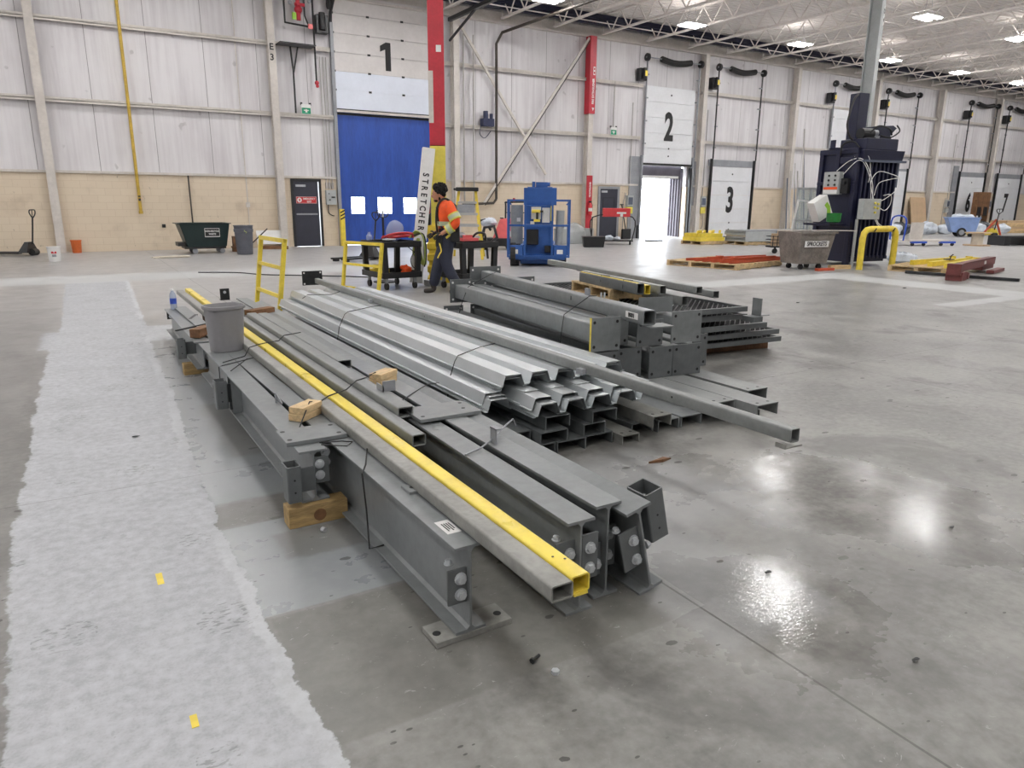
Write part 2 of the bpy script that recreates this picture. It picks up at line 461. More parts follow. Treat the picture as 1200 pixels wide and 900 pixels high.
    spots = t.ss(t.noise(t.scaled(co, (2.2,1,1)), 4.5, 5, .7), .63, .69)
    pc = t.mix(t.ss(t.op('ADD', t.op('MULTIPLY', n2, .22), t.op('ADD', t.op('MULTIPLY', n3, .4), t.op('MULTIPLY', n4, .38))), .36, .64), lin((166,168,171)), lin((200,202,206)))
    pc = t.mix(t.op('MULTIPLY', spots, .35), pc, lin((128,130,132)))
    pc = t.mix(t.op('MULTIPLY', t.ss(n4, .35, .65), .3), pc, lin((150,152,156)))
    v3 = t.n('ShaderNodeTexVoronoi'); t.put(v3.inputs['Vector'], t.scaled(co, (1,1,1))); v3.inputs['Scale'].default_value = 2.3
    tread = t.op('MULTIPLY', t.op('LESS_THAN', v3.outputs['Distance'], .25), t.op('MULTIPLY', t.ss(n1, .42, .52), t.ss(t.noise(t.scaled(co, (1,2.4,1)), 30, 2, .5), .55, .6)))
    pc = t.mix(t.op('MULTIPLY', tread, .6), pc, lin((122,124,122)))
    pc = t.mix(t.op('MULTIPLY', jy, .5), pc, lin((120,120,120)))
    rim = t.op('MULTIPLY', m, t.ss(t.op('ADD', t.op('SUBTRACT', eR, x), t.op('MULTIPLY', wz, 1.6)), .07, .045))
    pc = t.mix(t.op('MULTIPLY', t.op('MULTIPLY', rim, t.ss(n1, .42, .58)), .45), pc, lin((214,217,219)))
    c = t.mix(m, c, pc)
    c = t.mix(t.op('MULTIPLY', m2, .7), c, lin((196,198,198)))
    mm = t.op('MAXIMUM', m, m2)
    # gloss: sealed concrete mirrors the lamps softly, the patch is dull
    def spot(cx, cy, a, b):
        dx = t.op('DIVIDE', t.op('SUBTRACT', x, cx), a); dy = t.op('DIVIDE', t.op('SUBTRACT', y, cy), b)
        q = t.op('ADD', t.op('MULTIPLY', dx, dx), t.op('MULTIPLY', dy, dy))
        return t.ss(t.op('ADD', q, t.op('MULTIPLY', t.op('SUBTRACT', n2, .5), 1.1)), 1.0, .1)
    wet = spot(2.08, 1.62, .55, .55)
    gl = t.op('MAXIMUM', spot(3.35, 2.05, .75, .95), t.op('MULTIPLY', spot(2.75, 2.75, .6, .5), .6))
    r = t.lerp(t.ss(n2, .3, .7), .30, .46)
    r = t.lerp(gl, r, .15)
    r = t.lerp(t.op('MULTIPLY', coat, .8), r, .26)
    r = t.lerp(wet, r, .09)
    r = t.lerp(t.op('MULTIPLY', strip, .7), r, .36)
    r = t.lerp(mm, r, .62)
    h = t.op('ADD', t.op('MULTIPLY', n3, .6), t.op('ADD', t.op('MULTIPLY', n4, .25), t.op('ADD', t.op('MULTIPLY', j, -3), t.op('MULTIPLY', m, .8))))
    streak = t.noise(t.scaled(co, (1,3.2,1)), 11, 4, .65)
    h = t.op('ADD', h, t.op('MULTIPLY', gl, t.op('MULTIPLY', streak, 2.6)))
    h = t.op('ADD', h, t.op('MULTIPLY', wet, t.op('MULTIPLY', t.noise(t.scaled(co, (1,1.6,1)), 34, 3, .6), 2.6)))
    return t.bsdf(c, r, 0, t.bump(h, .35, .0011))
FLOORM = floor_mat()
# ------------------------------------------------------------------ the hall
WY = 24.53                                       # inner face of the back wall
def holed(mb, x0, x1, z0, z1, y0, y1, holes):
    xs = sorted({x0, x1, *[h[0] for h in holes], *[h[1] for h in holes]})
    zs = sorted({z0, z1, *[h[2] for h in holes if z0 < h[2] < z1], *[h[3] for h in holes if z0 < h[3] < z1]})
    xs = [v for v in xs if x0 <= v <= x1]
    for a, b in zip(xs, xs[1:]):
        for c, d in zip(zs, zs[1:]):
            mx, mz = (a+b)/2, (c+d)/2
            if not any(h[0] < mx < h[1] and h[2] < mz < h[3] for h in holes):
                mb.box(a, y0, c, b, y1, d)
    return mb
HOLES = [(7.92, 11.62, -.1, 4.36), (6.39, 7.27, -.1, 2.13), (21.15, 23.85, -.1, 3.06)]
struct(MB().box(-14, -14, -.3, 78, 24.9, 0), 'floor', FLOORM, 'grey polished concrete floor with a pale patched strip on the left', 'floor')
struct(holed(MB(), -14, 78, 0, 2.2, WY, WY+.25, HOLES), 'wall_back', BLOCK, 'cream painted block wall along the lower back of the hall', 'wall')
struct(holed(MB(), -14, 78, 2.2, 8.75, WY+.05, WY+.25, HOLES), 'wall_back_upper', VINYL, 'white insulated sheet wall above the cream blocks', 'wall')
struct(MB().box(-14.2, -14, 0, -14, 24.9, 8.8), 'wall_left', VINYL, 'white wall far to the left of the photo', 'wall')
struct(MB().box(78, -14, 0, 78.2, 24.9, 8.8), 'wall_right', VINYL, 'white wall at the far right end of the hall', 'wall')
struct(MB().box(-14, -14.2, 0, 78, -14, 8.8), 'wall_front', VINYL, 'white wall behind the camera', 'wall')
def spans(cuts, x0=-14, x1=78):
    out = []; a = x0
    for c, d in sorted(cuts):
        out.append((a, c)); a = d
    out.append((a, x1)); return out
D2 = [(20.9, 24.1), (25.2, 28.1), (33.2, 36.2), (37.7, 40.6), (45.7, 48.9), (50.1, 53.3)]
mb = MB()
for a, b in spans([(7.9, 11.65), (21.0, 24.1), (25.2, 28.1), (33.2, 36.2), (37.7, 40.6), (45.7, 48.9), (50.1, 53.3)]):
    mb.box(a, WY-.06, 2.2, b, WY+.06, 2.27)
struct(mb, 'trim_1', CREAM, 'narrow cream cap along the top of the block wall', 'trim')
mb = MB()
for a, b in spans([(7.85, 11.9), (20.95, 24.1)]):
    mb.box(a, WY-.12, 4.12, b, WY+.06, 4.14); mb.box(a, WY-.12, 4.07, b, WY-.10, 4.2)
struct(mb, 'trim_2', CREAM, 'lower cream steel girt running along the white wall', 'girt')
mb = MB()
for a, b in spans([(7.85, 11.9), (21.0, 24.1)]):
    mb.box(a, WY-.12, 6.17, b, WY+.06, 6.19); mb.box(a, WY-.12, 6.12, b, WY-.10, 6.25)
struct(mb, 'trim_3', CREAM, 'upper cream steel girt running along the white wall', 'girt')
mb = MB(); mb.box(-14, WY-.14, 7.72, 78, WY+.06, 7.78); mb.box(-14, WY-.02, 7.78, 78, WY+.06, 8.12)
struct(mb, 'trim_4', CREAM, 'cream eave angle where the white wall meets the roof', 'trim')
mb = MB(); mb.box(-14, 24.02, 8.30, 78, 24.2, 8.34); mb.box(-14, 24.1, 8.12, 78, 24.13, 8.5); mb.box(-14, 24.02, 8.1, 78, 24.2, 8.13)
struct(mb, 'trim_5', NAVY, 'dark navy eave strut under the roof deck along the wall', 'eave strut')
# corrugated roof deck (ribs run along X), closed above
mb = MB(); pts = []
yy = -14.0
while yy < 24.9:
    pts += [(yy, 8.55), (yy+.06, 8.55), (yy+.08, 8.63), (yy+.18, 8.63)]; yy += .2
n = len(pts)
mb.add([(-14, a, b) for a, b in pts] + [(78, a, b) for a, b in pts], [(i, i+1, n+i+1, n+i) for i in range(n-1)])
mb.box(-14.2, -14.2, 8.66, 78.2, 25, 8.8)
struct(mb, 'ceiling', DECK, 'white corrugated roof deck over the whole hall', 'ceiling')
# open-web joists
def joist(x, y0, y1):
    mb = MB(); zb, zt = 7.84, 8.52
    for s in (-.03, .03):
        mb.box(x+s-.028, y0, zb, x+s+.028, y1, zb+.06); mb.box(x+s-.018, y0, zt, x+s+.018, y1, zt+.06)
    k = 0; y = y0 + .3
    while y + .5 < y1:
        za, zc = (zb+.03, zt+.02) if k % 2 == 0 else (zt+.02, zb+.03)
        mb.bar((x, y, za), (x, y+.5, zc), .034); y += .5; k += 1
    mb.bar((x, y0+.3, zb+.03), (x, y0, zt), .03); mb.bar((x, y, zb+.03), (x, y1, zt), .03)
    return mb
JX = [11.9 + 2.28*k for k in range(25)]
for k, x in enumerate(JX):
    w = ('directly above door 1' if k == 0 else 'number %d counting right from the red column' % (k+1))
    struct(joist(x, 12.5, 24.35), 'ceiling_joist', JOIST, 'white open-web roof joist in the wall bay, ' + w, 'joist')
for k, x in enumerate(JX[1:16]):
    struct(joist(x, .4, 12.4), 'ceiling_joist', JOIST, 'white open-web roof joist in the near bay, number %d from the left' % (k+1), 'joist')
mb = MB()
for z in (7.55, 8.5): mb.box(5.6, 12.4, z, 62, 12.5, z+.07)
x = 5.9
k = 0
while x < 61:
    mb.bar((x, 12.45, 7.58 if k % 2 else 8.5), (x+1.14, 12.45, 8.5 if k % 2 else 7.58), .05); x += 1.14; k += 1
struct(mb, 'ceiling_girder', JOIST, 'deep white joist girder crossing the hall at the columns', 'girder')
mb = MB()
for y in (14.5, 17.3, 20.2, 22.9):
    mb.box(5, y, 7.86, 62, y+.03, 7.89)
struct(mb, 'ceiling_bridging', JOIST, 'thin white bridging bars tying the roof joists together', 'bridging')
mb = MB(); mb.box(12.0, 12.7, 7.5, 12.13, 24.3, 7.62); mb.bar((12.06, 22.3, 7.55), (12.06, 24.3, 6.9), .06)
struct(mb, 'ceiling_strut', BLACKM, 'black steel strut under the roof beside the red column', 'strut')
# columns along the wall
WCX = [(-.27, .2), (5.97, .26), (12.28, .3), (18.2, .3), (24.38, .3), (30.42, .32), (36.72, .34), (42.75, .34), (48.95, .36), (55.1, .36)]
words_ = ['at the left edge of the photo', 'marked E3 beside the emergency exit', 'just right of the big red column', 'partly wrapped in red', 'between doors 2 and 3', 'between door 3 and the baler', 'behind the baler', 'right of the baler above the brown board', 'between doors 6 and 7', 'right of door 7']
for (x, d), w in zip(WCX, words_):
    mb = MB(); y1 = WY-.01
    mb.box(x-.11, y1-d, 0, x+.11, y1-d+.014, 7.72); mb.box(x-.11, y1-.014, 0, x+.11, y1, 7.72)
    mb.box(x-.005, y1-d+.014, 0, x+.005, y1-.014, 7.72); mb.box(x-.16, y1-d-.04, 0, x+.16, y1, .02)
    o = struct(mb, 'wall_column', CREAM, 'cream steel wall column ' + w, 'column')
    if x > 5 and x < 7:
        for i, ch in enumerate('E3'): text(ch, .26, INK, o, front(x-.01, y1-d-.004, 6.05-.3*i), .006, 1.0)
# diagonal rods on the bay left of door 2
struct(MB().bar((12.4, WY-.17, 7.6), (16.2, WY-.17, 2.55), .085, .07, (0,1,0)), 'wall_brace', CREAM, 'pale diagonal wall brace falling from the red column to the right', 'brace')
mb = MB().bar((18.05, WY-.26, 7.65), (13.35, WY-.26, 1.4), .085, .05, (0,1,0)); b2 = struct(mb, 'wall_brace', CREAM, 'pale diagonal wall brace falling from the red wrapped column to the left', 'brace')
P(MB().bar((18.12, WY-.29, 7.62), (13.42, WY-.29, 1.37), .03, .02, (0,1,0)), 'edge', PIPED, b2, 'dark lower edge')

# ------------------------------------------------------------------ free-standing columns
def fat_H(mb, x, y, w, d, z0, z1):
    mb.box(x-w/2, y-d/2, z0, x+w/2, y-d/2+.02, z1); mb.box(x-w/2, y+d/2-.02, z0, x+w/2, y+d/2, z1); mb.box(x-.01, y-d/2+.02, z0, x+.01, y+d/2-.02, z1)
RC = thing('hall_column', 'big hall column painted red above and yellow below, behind the worker', 'column', (5.93,12.5,0), radians(-25), None, 'structure')
P(MB().box(-.14,-.14,2.47,.14,.14,7.5), 'red_upper', REDP, RC, 'red upper shaft', bevel=.006)
P(MB().box(-.14,-.14,0,.14,.14,2.46), 'yellow_lower', YELT, RC, 'yellow lower shaft', bevel=.006)
P(MB().box(-.145,-.144,2.85,-.06,-.141,3.72), 'bare_strip', CREAM, RC, 'pale strip of bare steel')
P(MB().box(-.0,-.146,4.03,.09,-.141,4.14), 'label_plate', WHITE, RC, 'small white plate')
mb = MB(); fat_H(mb, 0, 0, .3, .3, 0, 7.5)
BC = thing('hall_column', 'bare grey steel hall column rising behind the navy baler', 'column', (18.6,12.62,0), radians(18), None, 'structure')
P(mb, 'shaft', GRBOX, BC)
P(MB().box(.06,-.156,6.0,.13,-.152,6.45), 'label_plate', WHITE, BC, 'white plate marked D 4')
for i, ch in enumerate('D4'): text(ch, .15, INK, BC, front(.095,-.158,6.33-.2*i), .002)
mb = MB()
for x in (-.236, .236):
    pass
mb.lathe([(.16,0),(.235,0),(.25,.03),(.25,.1),(.215,.12),(.215,.19),(.25,.21),(.25,.31),(.215,.33),(.215,.40),(.25,.42),(.25,.52),(.215,.54),(.215,.61),(.25,.63),(.25,.73),(.215,.75),(.215,.82),(.25,.84),(.25,.97),(.24,1.05),(.17,1.06)], 4)
mb2 = MB(); mb2.M = rot(0,0,pi/4)
mb2.v = []; mb2.f = []
for v in mb.v: mb2.v.append(tuple(rot(0,0,pi/4) @ Vector((v[0]*1.3, v[1]*1.3, v[2]))))
mb2.f = mb.f
one(mb2, 'column_guard', YELG, 'yellow ribbed plastic column guard beside the worker', 'guard', loc=(5.93,12.5,0), rz=radians(-25), bevel=.012)

# ------------------------------------------------------------------ door 1 with its blue curtain
D1 = thing('door_1', 'tall white sectional door marked 1, half raised above the blue curtain', 'door', (9.77,WY,0), 0, None, 'structure')
mb = MB()
for k in range(2): mb.box(-1.83,-.04, 4.44+.575*k, 1.83, .0, 4.44+.575*k+.572)
P(mb, 'door_panel', mat('new_door_panel', (222,228,240), .4, 0, .02, 1.5), D1, 'cleaner bluish white lower panels')
mb = MB()
for k in range(2, 6): mb.box(-1.83,-.04, 4.44+.575*k, 1.83, .0, 4.44+.575*k+.566)
P(mb, 'door_panel', mat('old_door_panel', (212,208,206), .45, 0, .04, 1.5), D1, bevel=.006)
mb = MB()
for k in range(1, 6):
    for x in (-1.8,-.6,.6,1.8): mb.box(x-.05,-.055,4.44+.575*k-.03,x+.05,-.041,4.44+.575*k+.03)
P(mb, 'hinge', BLACKM, D1)
P(MB().prism([(-.02,5.74),(.17,5.74),(.17,6.62),(-.0,6.62),(-.2,6.50),(-.2,6.32),(-.02,6.40)],-.052,-.0405), 'numeral', INK, D1, 'black numeral 1')
P(MB().box(-1.86,-.07,4.41,1.86,.02,4.44), 'bottom_seal', BLACKM, D1, 'black bottom seal')
P(MB().box(-1.86,-.09,4.33,1.86,.02,4.405), 'bottom_rail', CREAM, D1)
for s in (-1, 1):
    P(MB().box(s*1.86-.05,-.16,0,s*1.86+.05,-.02,7.0), 'track', GRYDR, D1)
mb = MB().tube([(-1.86,-.1,7.0),(-1.86,-.16,7.3),(-1.86,-.5,7.6),(-1.86,-1.2,7.7),(-1.86,-3,7.72)], .05, 8); mb.cyl((-1.95,-.2,7.55),(1,0,0),.2,.1)
P(mb, 'curved_track', BLACKM, D1, 'black curved track and drum')
mb = MB(); mb.box(-2.38,-.3,6.62,-2.0,-.03,7.15); mb.cyl((-2.2,-.33,6.7),(0,0,1),.1,.5); P(mb, 'motor', BLACKP, D1, 'black door operator', bevel=.01)
P(MB().box(-2.2,-.34,6.9,-2.1,-.3,7.02), 'motor_label', PAPER, D1)
WIN = [(-1.38,-.90),(-.42,.10),(.55,1.05)]
cu = thing('strip_curtain', 'blue vinyl curtain with three bright windows filling door 1', 'curtain', (9.77,WY+.12,0))
P(holed(MB(), -1.85, 1.85, .02, 4.36, -.01, .01, [(a,b,1.07,1.62) for a,b in WIN]), 'sheet', BLUEC, cu)
for a, b in WIN: P(MB().box(a,-.006,1.07,b,.006,1.62), 'window_pane', CLEARV, cu)
P(MB().box(-1.85,-.02,4.26,1.85,.03,4.33), 'header_shade', BLACKM, cu)  # black strip painted in for the shadow along the curtain top
P(MB().box(-1.85,-.016,.95,1.85,-.011,.99), 'stiffener', BLUEC, cu)

# ------------------------------------------------------------------ personnel doors
E1 = thing('door_8', 'black emergency exit door beside the blue curtain, ajar with daylight at its edge', 'door', (6.83,WY,0), 0, None, 'structure')
mb = MB(); mb.box(-.5,-.04,0,-.42,.1,2.18); mb.box(.42,-.04,0,.5,.1,2.18); mb.box(-.42,-.04,2.1,.42,.1,2.18); P(mb, 'frame', BLACKM, E1)
P(MB().box(-.42,.0,.01,.395,.045,2.105), 'leaf', DARKDOOR, E1)
P(MB().box(-.36,-.02,1.03,.34,-.0,1.08), 'push_bar', GRYDR, E1, 'grey push bar')
P(MB().box(-.34,-.05,1.93,-.02,-.0,2.0), 'closer', ALU, E1, 'silver closer')
sg = P(MB().box(-.35,-.012,1.40,.33,-.004,1.62), 'exit_sign', REDS, E1, 'red sign reading EMERGENCY EXIT')
mb = MB()
for a in ((-.345,1.405,.325,1.413),(-.345,1.607,.325,1.615),(-.345,1.405,-.337,1.615),(.317,1.405,.325,1.615)): mb.box(a[0],-.014,a[1],a[2],-.0125,a[3])
P(mb, 'sign_border', WHITE, sg); P(MB().cyl((-.24,-.0125,1.51),(0,-1,0),.075,.002,24), 'sign_roundel', WHITE, sg); P(MB().box(-.26,-.017,1.47,-.22,-.0148,1.55), 'sign_figure', REDS, sg)
text('EMERGENCY', .083, WHITE, sg, front(.08,-.014,1.545), .002, .85); text('EXIT', .083, WHITE, sg, front(.08,-.014,1.455), .002, .9)
E2 = thing('door_9', 'dark grey exit door behind the red cart, left of door 2', 'door', (19.47,WY,0), 0, None, 'structure')
mb = MB(); mb.box(-.56,-.05,0,-.46,0,2.15); mb.box(.46,-.05,0,.56,0,2.15); mb.box(-.46,-.05,2.05,.46,0,2.15); P(mb, 'frame', GRYDR, E2)
P(MB().box(-.46,-.03,.01,.46,-.0,2.05), 'leaf', DARKDOOR, E2); P(MB().box(-.4,-.06,1.9,-.1,-.03,1.98), 'closer', ALU, E2)
mb = MB(); mb.box(-.3,-.036,1.0,-.28,-.03,1.7); mb.box(.28,-.036,1.0,.3,-.03,1.7); mb.box(-.3,-.036,1.68,.3,-.03,1.7); P(mb, 'raised_moulding', BLACKM, E2)
for x, w in ((6.95,'above the emergency exit door'), (19.49,'above the dark exit door left of door 2')):
    s = thing('running_man_sign', 'small green and white exit sign ' + w, 'sign', (x, WY-.13, 4.33))
    P(MB().box(-.15,-.03,-.15,.15,.0,.15), 'panel', WHITE, s); P(MB().box(-.14,-.034,-.14,.14,-.03,.04), 'picture', GREENS, s, 'green picture panel')
    P(MB().box(-.03,-.037,-.1,.03,-.034,.0).box(-.08,-.037,-.05,.08,-.034,-.02), 'figure', WHITE, s)
    if x > 10: P(MB().box(-.02,-.0,.15,.02,.03,1.9), 'conduit', CONDUIT, s)
    P(MB().box(-.17,-.02,.12,-.11,.02,.2), 'lamp_head', BLACKP, s); P(MB().box(.11,-.02,.12,.17,.02,.2), 'lamp_head', BLACKP, s)

# ------------------------------------------------------------------ dock doors
def dock_door(n, xc, w, z0, h, label, secs, motor=True, header=True):
    d = thing('door_%d' % n, label, 'door', (xc,WY,0), 0, None, 'structure')
    mb = MB(); sh = h/secs
    for k in range(secs): mb.box(-w/2,-.1,z0+sh*k,w/2,-.05,z0+sh*(k+1)-.008)
    P(mb, 'door_panel', DOORW, d, bevel=.005)
    mb = MB()
    for k in range(secs): mb.cyl((.0,-.1,z0+sh*(k+.5) if k % 2 == 0 else z0+sh*(k+.0)),(0,-1,0),.035,.02,10)
    P(mb, 'lift_knob', BLACKM, d)
    if n != 4 and n != 5: text(str(n), 1.55 if n in (2,3) else 1.5, INK, d, front(-.05 if n != 2 else -.05,-.108,(z0+h*.47) if n == 2 else 1.6), .055, .66, 'numeral')
    for s in (-1, 1):
        P(MB().box(s*(w/2+.09)-.04,-.16,0,s*(w/2+.09)+.04,-.05,3.45).box(s*(w/2+.09)-.02,-.2,3.45,s*(w/2+.09)+.02,-.15,7.2), 'track', GRYDR if z0 > 1 else BLACKM, d)
        mb = MB()
        for q in range(4): mb.box(s*(w/2+.03)-.05,-.2,3.9+q*.9,s*(w/2+.03)+.05,-.1,3.95+q*.9)
        P(mb, 'bracket', GRYDR, d)
        mb = MB(); mb.cyl((s*(w/2+.12)-.05,-.2,7.27),(1,0,0),.15,.1,18); P(mb, 'cable_drum', BLACKM, d)
    P(MB().cyl((-w/2-.2,-.2,7.27),(1,0,0),.025,w+.4,8), 'shaft', GRYDR, d)
    ps = [(-w*.27+w*.6*k/10,-.2,7.27-.10*sin(pi*k/10)) for k in range(11)]
    P(MB().tube(ps, .12, 12), 'spring_sleeve', FOAM, d, 'black sleeve over the spring', smooth=True)
    if motor:
        mb = MB(); mb.box(-w/2-.55,-.3,6.35,-w/2-.18,-.05,6.82); mb.cyl((-w/2-.36,-.36,6.42),(0,0,1),.09,.4)
        m_ = P(mb, 'motor', BLACKP, d, 'black door operator', bevel=.01); P(MB().box(-w/2-.42,-.46,6.5,-w/2-.3,-.452,6.7), 'motor_label', YELP, m_)
    if header: P(MB().box(-w/2-.2,-.06,3.13,w/2+.2,0,3.42), 'header_panel', GRYDR, d, 'grey header panel')
    return d
d2 = dock_door(2, 22.58, 2.78, 3.15, 3.08, 'raised white dock door marked 2 with daylight underneath', 5, True, False)
P(MB().box(-1.42,-.12,3.07,1.42,-.03,3.15), 'bottom_seal', BLACKM, d2)
P(MB().box(-2.05,-.05,0,-1.5,0,3.4), 'side_guard', GRYDR, d2, 'grey side panel'); P(MB().box(1.46,-.05,1.4,1.75,0,3.3), 'side_guard', GRYDR, d2, 'grey side panel')
P(MB().box(-1.55,-.12,.0,-1.44,-.02,.55).box(1.34,-.13,0,1.46,-.02,3.0), 'jamb_guard', BLACKM, d2)
dock_door(3, 26.62, 2.62, 0, 3.12, 'closed white dock door marked 3, right of the open door 2', 5)
dock_door(4, 34.7, 2.6, 3.2, 3.1, 'raised white dock door half hidden behind the baler', 5)
dock_door(5, 39.1, 2.6, 0, 3.3, 'closed white dock door just right of the baler top', 5)
d6 = dock_door(6, 47.3, 2.75, 0, 3.15, 'closed white dock door marked 6, behind the brown crate', 5); P(MB().box(-2.0,-.05,0,-1.5,0,3.75), 'side_guard', GRYDR, d6)
dock_door(7, 51.7, 2.8, 0, 3.15, 'closed white dock door marked 7 near the right edge of the photo', 5)
# the dock shelter outside door 2
sh = thing('dock_shelter', 'grey pleated dock shelter seen through open door 2', 'dock shelter', (22.5,WY+.25,0))
mb = MB()
for k in range(8): mb.box(1.22 if k % 2 else 1.28,.02+.085*k,0,1.5,.02+.085*(k+1),3.0)
SHELT = mat('dark_shelter_fabric', (92,88,96), .7, 0, .1, 3)
P(mb, 'pleated_side', SHELT, sh); P(MB().box(-1.4,.1,2.55,1.35,.5,3.1), 'head_curtain', SHELT, sh); P(MB().box(-1.35,.06,2.56,1.15,.1,2.66), 'head_pad', WHITE, sh)
# trailer bed / yard outside
struct(MB().box(5.5,WY+.25,-.35,26,40,-.05), 'ground', mat('outdoor_concrete', (226,226,226), .8, 0, .04), 'pale concrete yard outside the open dock door', 'ground')
# ------------------------------------------------------------------ near pile of beams
def isec(h, hw, tf, tw, z0=0):
    f = .012
    return [(-hw,z0),(hw,z0),(hw,z0+tf),(tw/2+f,z0+tf),(tw/2,z0+tf+f),(tw/2,z0+h-tf-f),(tw/2+f,z0+h-tf),(hw,z0+h-tf),(hw,z0+h),(-hw,z0+h),(-hw,z0+h-tf),(-tw/2-f,z0+h-tf),(-tw/2,z0+h-tf-f),(-tw/2,z0+tf+f),(-tw/2-f,z0+tf),(-hw,z0+tf)]
def bolt(mb, x, y, z, r=.017, d=(0,-1,0)):
    d = Vector(d); c = Vector((x,y,z))
    mb.cyl(c, d, r*1.35, .004, 14); mb.cyl(c + d*.004, d, r, .013, 6); mb.cyl(c + d*.017, d, r*.7, .002, 6)
def bolted_plate(par, x0, z0, x1, z1, y, bolts, m=STEEL_D, lab='bolted end clip'):
    p = P(MB().box(x0,y,z0,x1,y+.01,z1), 'end_clip', m, par, lab, bevel=.002)
    for bx_, bz in bolts:
        mb = MB(); bolt(mb, bx_, y, bz); P(mb, 'bolt', ZINC, p)
    return p
def stub(par, x, y, z0, z1, w=.066, d=.1, side=-1, lab='short tube stub on the web'):
    mb = MB(); mb.M = Matrix.Translation((x, y, z0)) @ rot(pi/2)        # hollow tube standing upright
    mb.hss(-w/2, -d/2, w/2, d/2, 0, z1-z0, .006, .008)
    s = P(mb, 'tube_stub', STEEL_D, par, lab)
    P(MB().box(min(x, 0), y-.006, z0+.03, max(x, 0), y+.006, z1-.03), 'fin_plate', STEEL_D, s)
    mb = MB()
    for dz in (.05, .11): mb.cyl((x + .0, y-d/2-.0005, z0+dz), (0,-1,0), .005, .001, 8)
    P(mb, 'pin_hole', INK, s)
    return s
def holes4(par, pts, r=.011, axis=(0,0,1), h=.0012):
    mb = MB()
    for p in pts: mb.cyl(p, axis, r, h, 12)
    return P(mb, 'bolt_hole', INK, par)

# beam with the floor base plate
A1 = thing('steel_beam', 'long grey steel beam with a floor base plate and paper tag, left of the yellow tube', 'steel beam', (1.035,1.978,0), .0165)
P(MB().prism(isec(.33,.06,.011,.009,.022),0,6.6), 'body', STEEL, A1, bevel=.0015)
bp = P(MB().box(-.135,-.005,0,.165,.115,.022), 'base_plate', STEEL_L, A1, bevel=.002); holes4(bp, [(-.11,.05,.0215),(.135,.05,.0215)], .015)
bolted_plate(A1, -.078, .13, -.005, .262, .02, [(-.03,.225),(-.03,.165)])
mb = MB(); bolt(mb, -.05,.07,.262,.012,(0,0,1)); P(mb, 'bolt', ZINC, A1)
tg = P(MB().box(-.03,.11,.352,.025,.22,.3526), 'paper_tag', PAPER, A1, 'white paper tag')
mb = MB()
for i in range(4): mb.box(-.016+.009*i,.13+.012*(i%2),.3526,-.011+.009*i,.195,.3529)
P(mb, 'handwriting', INK, tg)
P(MB().box(.0,.5,.352,.05,.585,.363), 'tab_plate', STEEL, A1); holes4(A1, [(.03,.545,.3625)], .011)
for y in (1.75, 3.2): P(MB().box(-.066,y,.034,-.005,y+.008,.34).box(.005,y,.034,.066,y+.008,.34), 'stiffener', STEEL, A1)
# shorter beam on timber blocks, left side
A0 = thing('steel_beam', 'shorter grey steel beam on timber blocks at the left, with a cap plate on its near end', 'steel beam', (.846,3.19,.1))
P(MB().prism(isec(.253,.066,.011,.009,0),0,3.02), 'body', STEEL, A0, bevel=.0015)
cp = P(MB().box(-.095,.10,.2545,.2,.32,.2745), 'cap_plate', STEEL, A0, bevel=.002)
holes4(cp, [(-.07,.14,.274),(-.07,.28,.274),(.17,.28,.274),(.17,.14,.274)], .012)
bolted_plate(A0, .006, .085, .072, .215, .005, [(.028,.18),(.028,.125)], STEEL_D)
mb = MB(); bolt(mb, .085,.10,.20); bolt(mb, .085,.10,.15); P(mb, 'bolt', ZINC, A0)
P(MB().box(.0,.11,.11,.066,.12,.235), 'splice_plate', STEEL_D, A0)
stub(A0, -.105, -.0, .03, .205); stub(A0, -.125, 1.72, .05, .235, .074)
mb = MB(); mb.bar((.05,.92,.253),(.05,.92,.31),.008,.02); mb.bar((.05,.92,.305),(.07,.86,.254),.006,.018); P(mb, 'wire_bracket', GRYDR, A0)
P(MB().box(-.066,1.66,.011,-.005,1.668,.24).box(-.066,1.78,.011,-.005,1.788,.24), 'stiffener', STEEL, A0)
A2 = thing('steel_beam', 'far grey steel beam in line behind the wastebasket, with a bolt plate at its far end', 'steel beam', (.835,6.38,.1))
P(MB().prism(isec(.235,.062,.011,.009,0),0,2.2), 'body', STEEL, A2, bevel=.0015)
bolted_plate(A2, -.045, .12, .035, .235, 2.19, [(-.005,.205),(-.005,.15)], BLACKST, 'dark plate with two bolts on the far end')
stub(A2, -.125, .42, .03, .2, .07)
for n_, (x, y0, y1, z, h, w) in enumerate([(1.452,1.91,8.6,0,.372,'first steel beam right of the yellow tube, bolt plates on its near end'),(1.612,1.955,8.75,0,.384,'middle steel beam of the trio, its near end between two others')]):
    b = thing('steel_beam', 'long grey ' + w, 'steel beam', (x,y0,z), -.012 + .012*n_)
    P(MB().prism(isec(h,.06,.012,.009,0),0,y1-y0), 'body', STEEL, b, bevel=.0015)
    if n_ == 0:
        bolted_plate(b, -.09, .14, -.006, .285, .03, [(-.03,.235)]); mb = MB(); bolt(mb, -.07,.06,.285,.012,(0,0,1)); P(mb, 'bolt', ZINC, b)
        bolted_plate(b, .006, .13, .078, .31, .0, [(.04,.255),(.04,.175)])
    else:
        bolted_plate(b, -.066, .08, -.006, .22, .03, [(-.03,.13)]); bolted_plate(b, .006, .1, .07, .27, .04, [(.032,.235),(.032,.15)])
        P(MB().box(-.2,1.28,.3845,.155,1.52,.4025), 'top_plate', STEEL, b, bevel=.002); holes4(b, [(-.165,1.33,.402),(.12,1.47,.402),(.09,1.37,.402)], .011)
        cl_ = P(MB().box(-.035,.80,.3845,-.027,.85,.46).box(-.035,.795,.455,-.005,.855,.461), 'upright_clip', GRYDR, b)
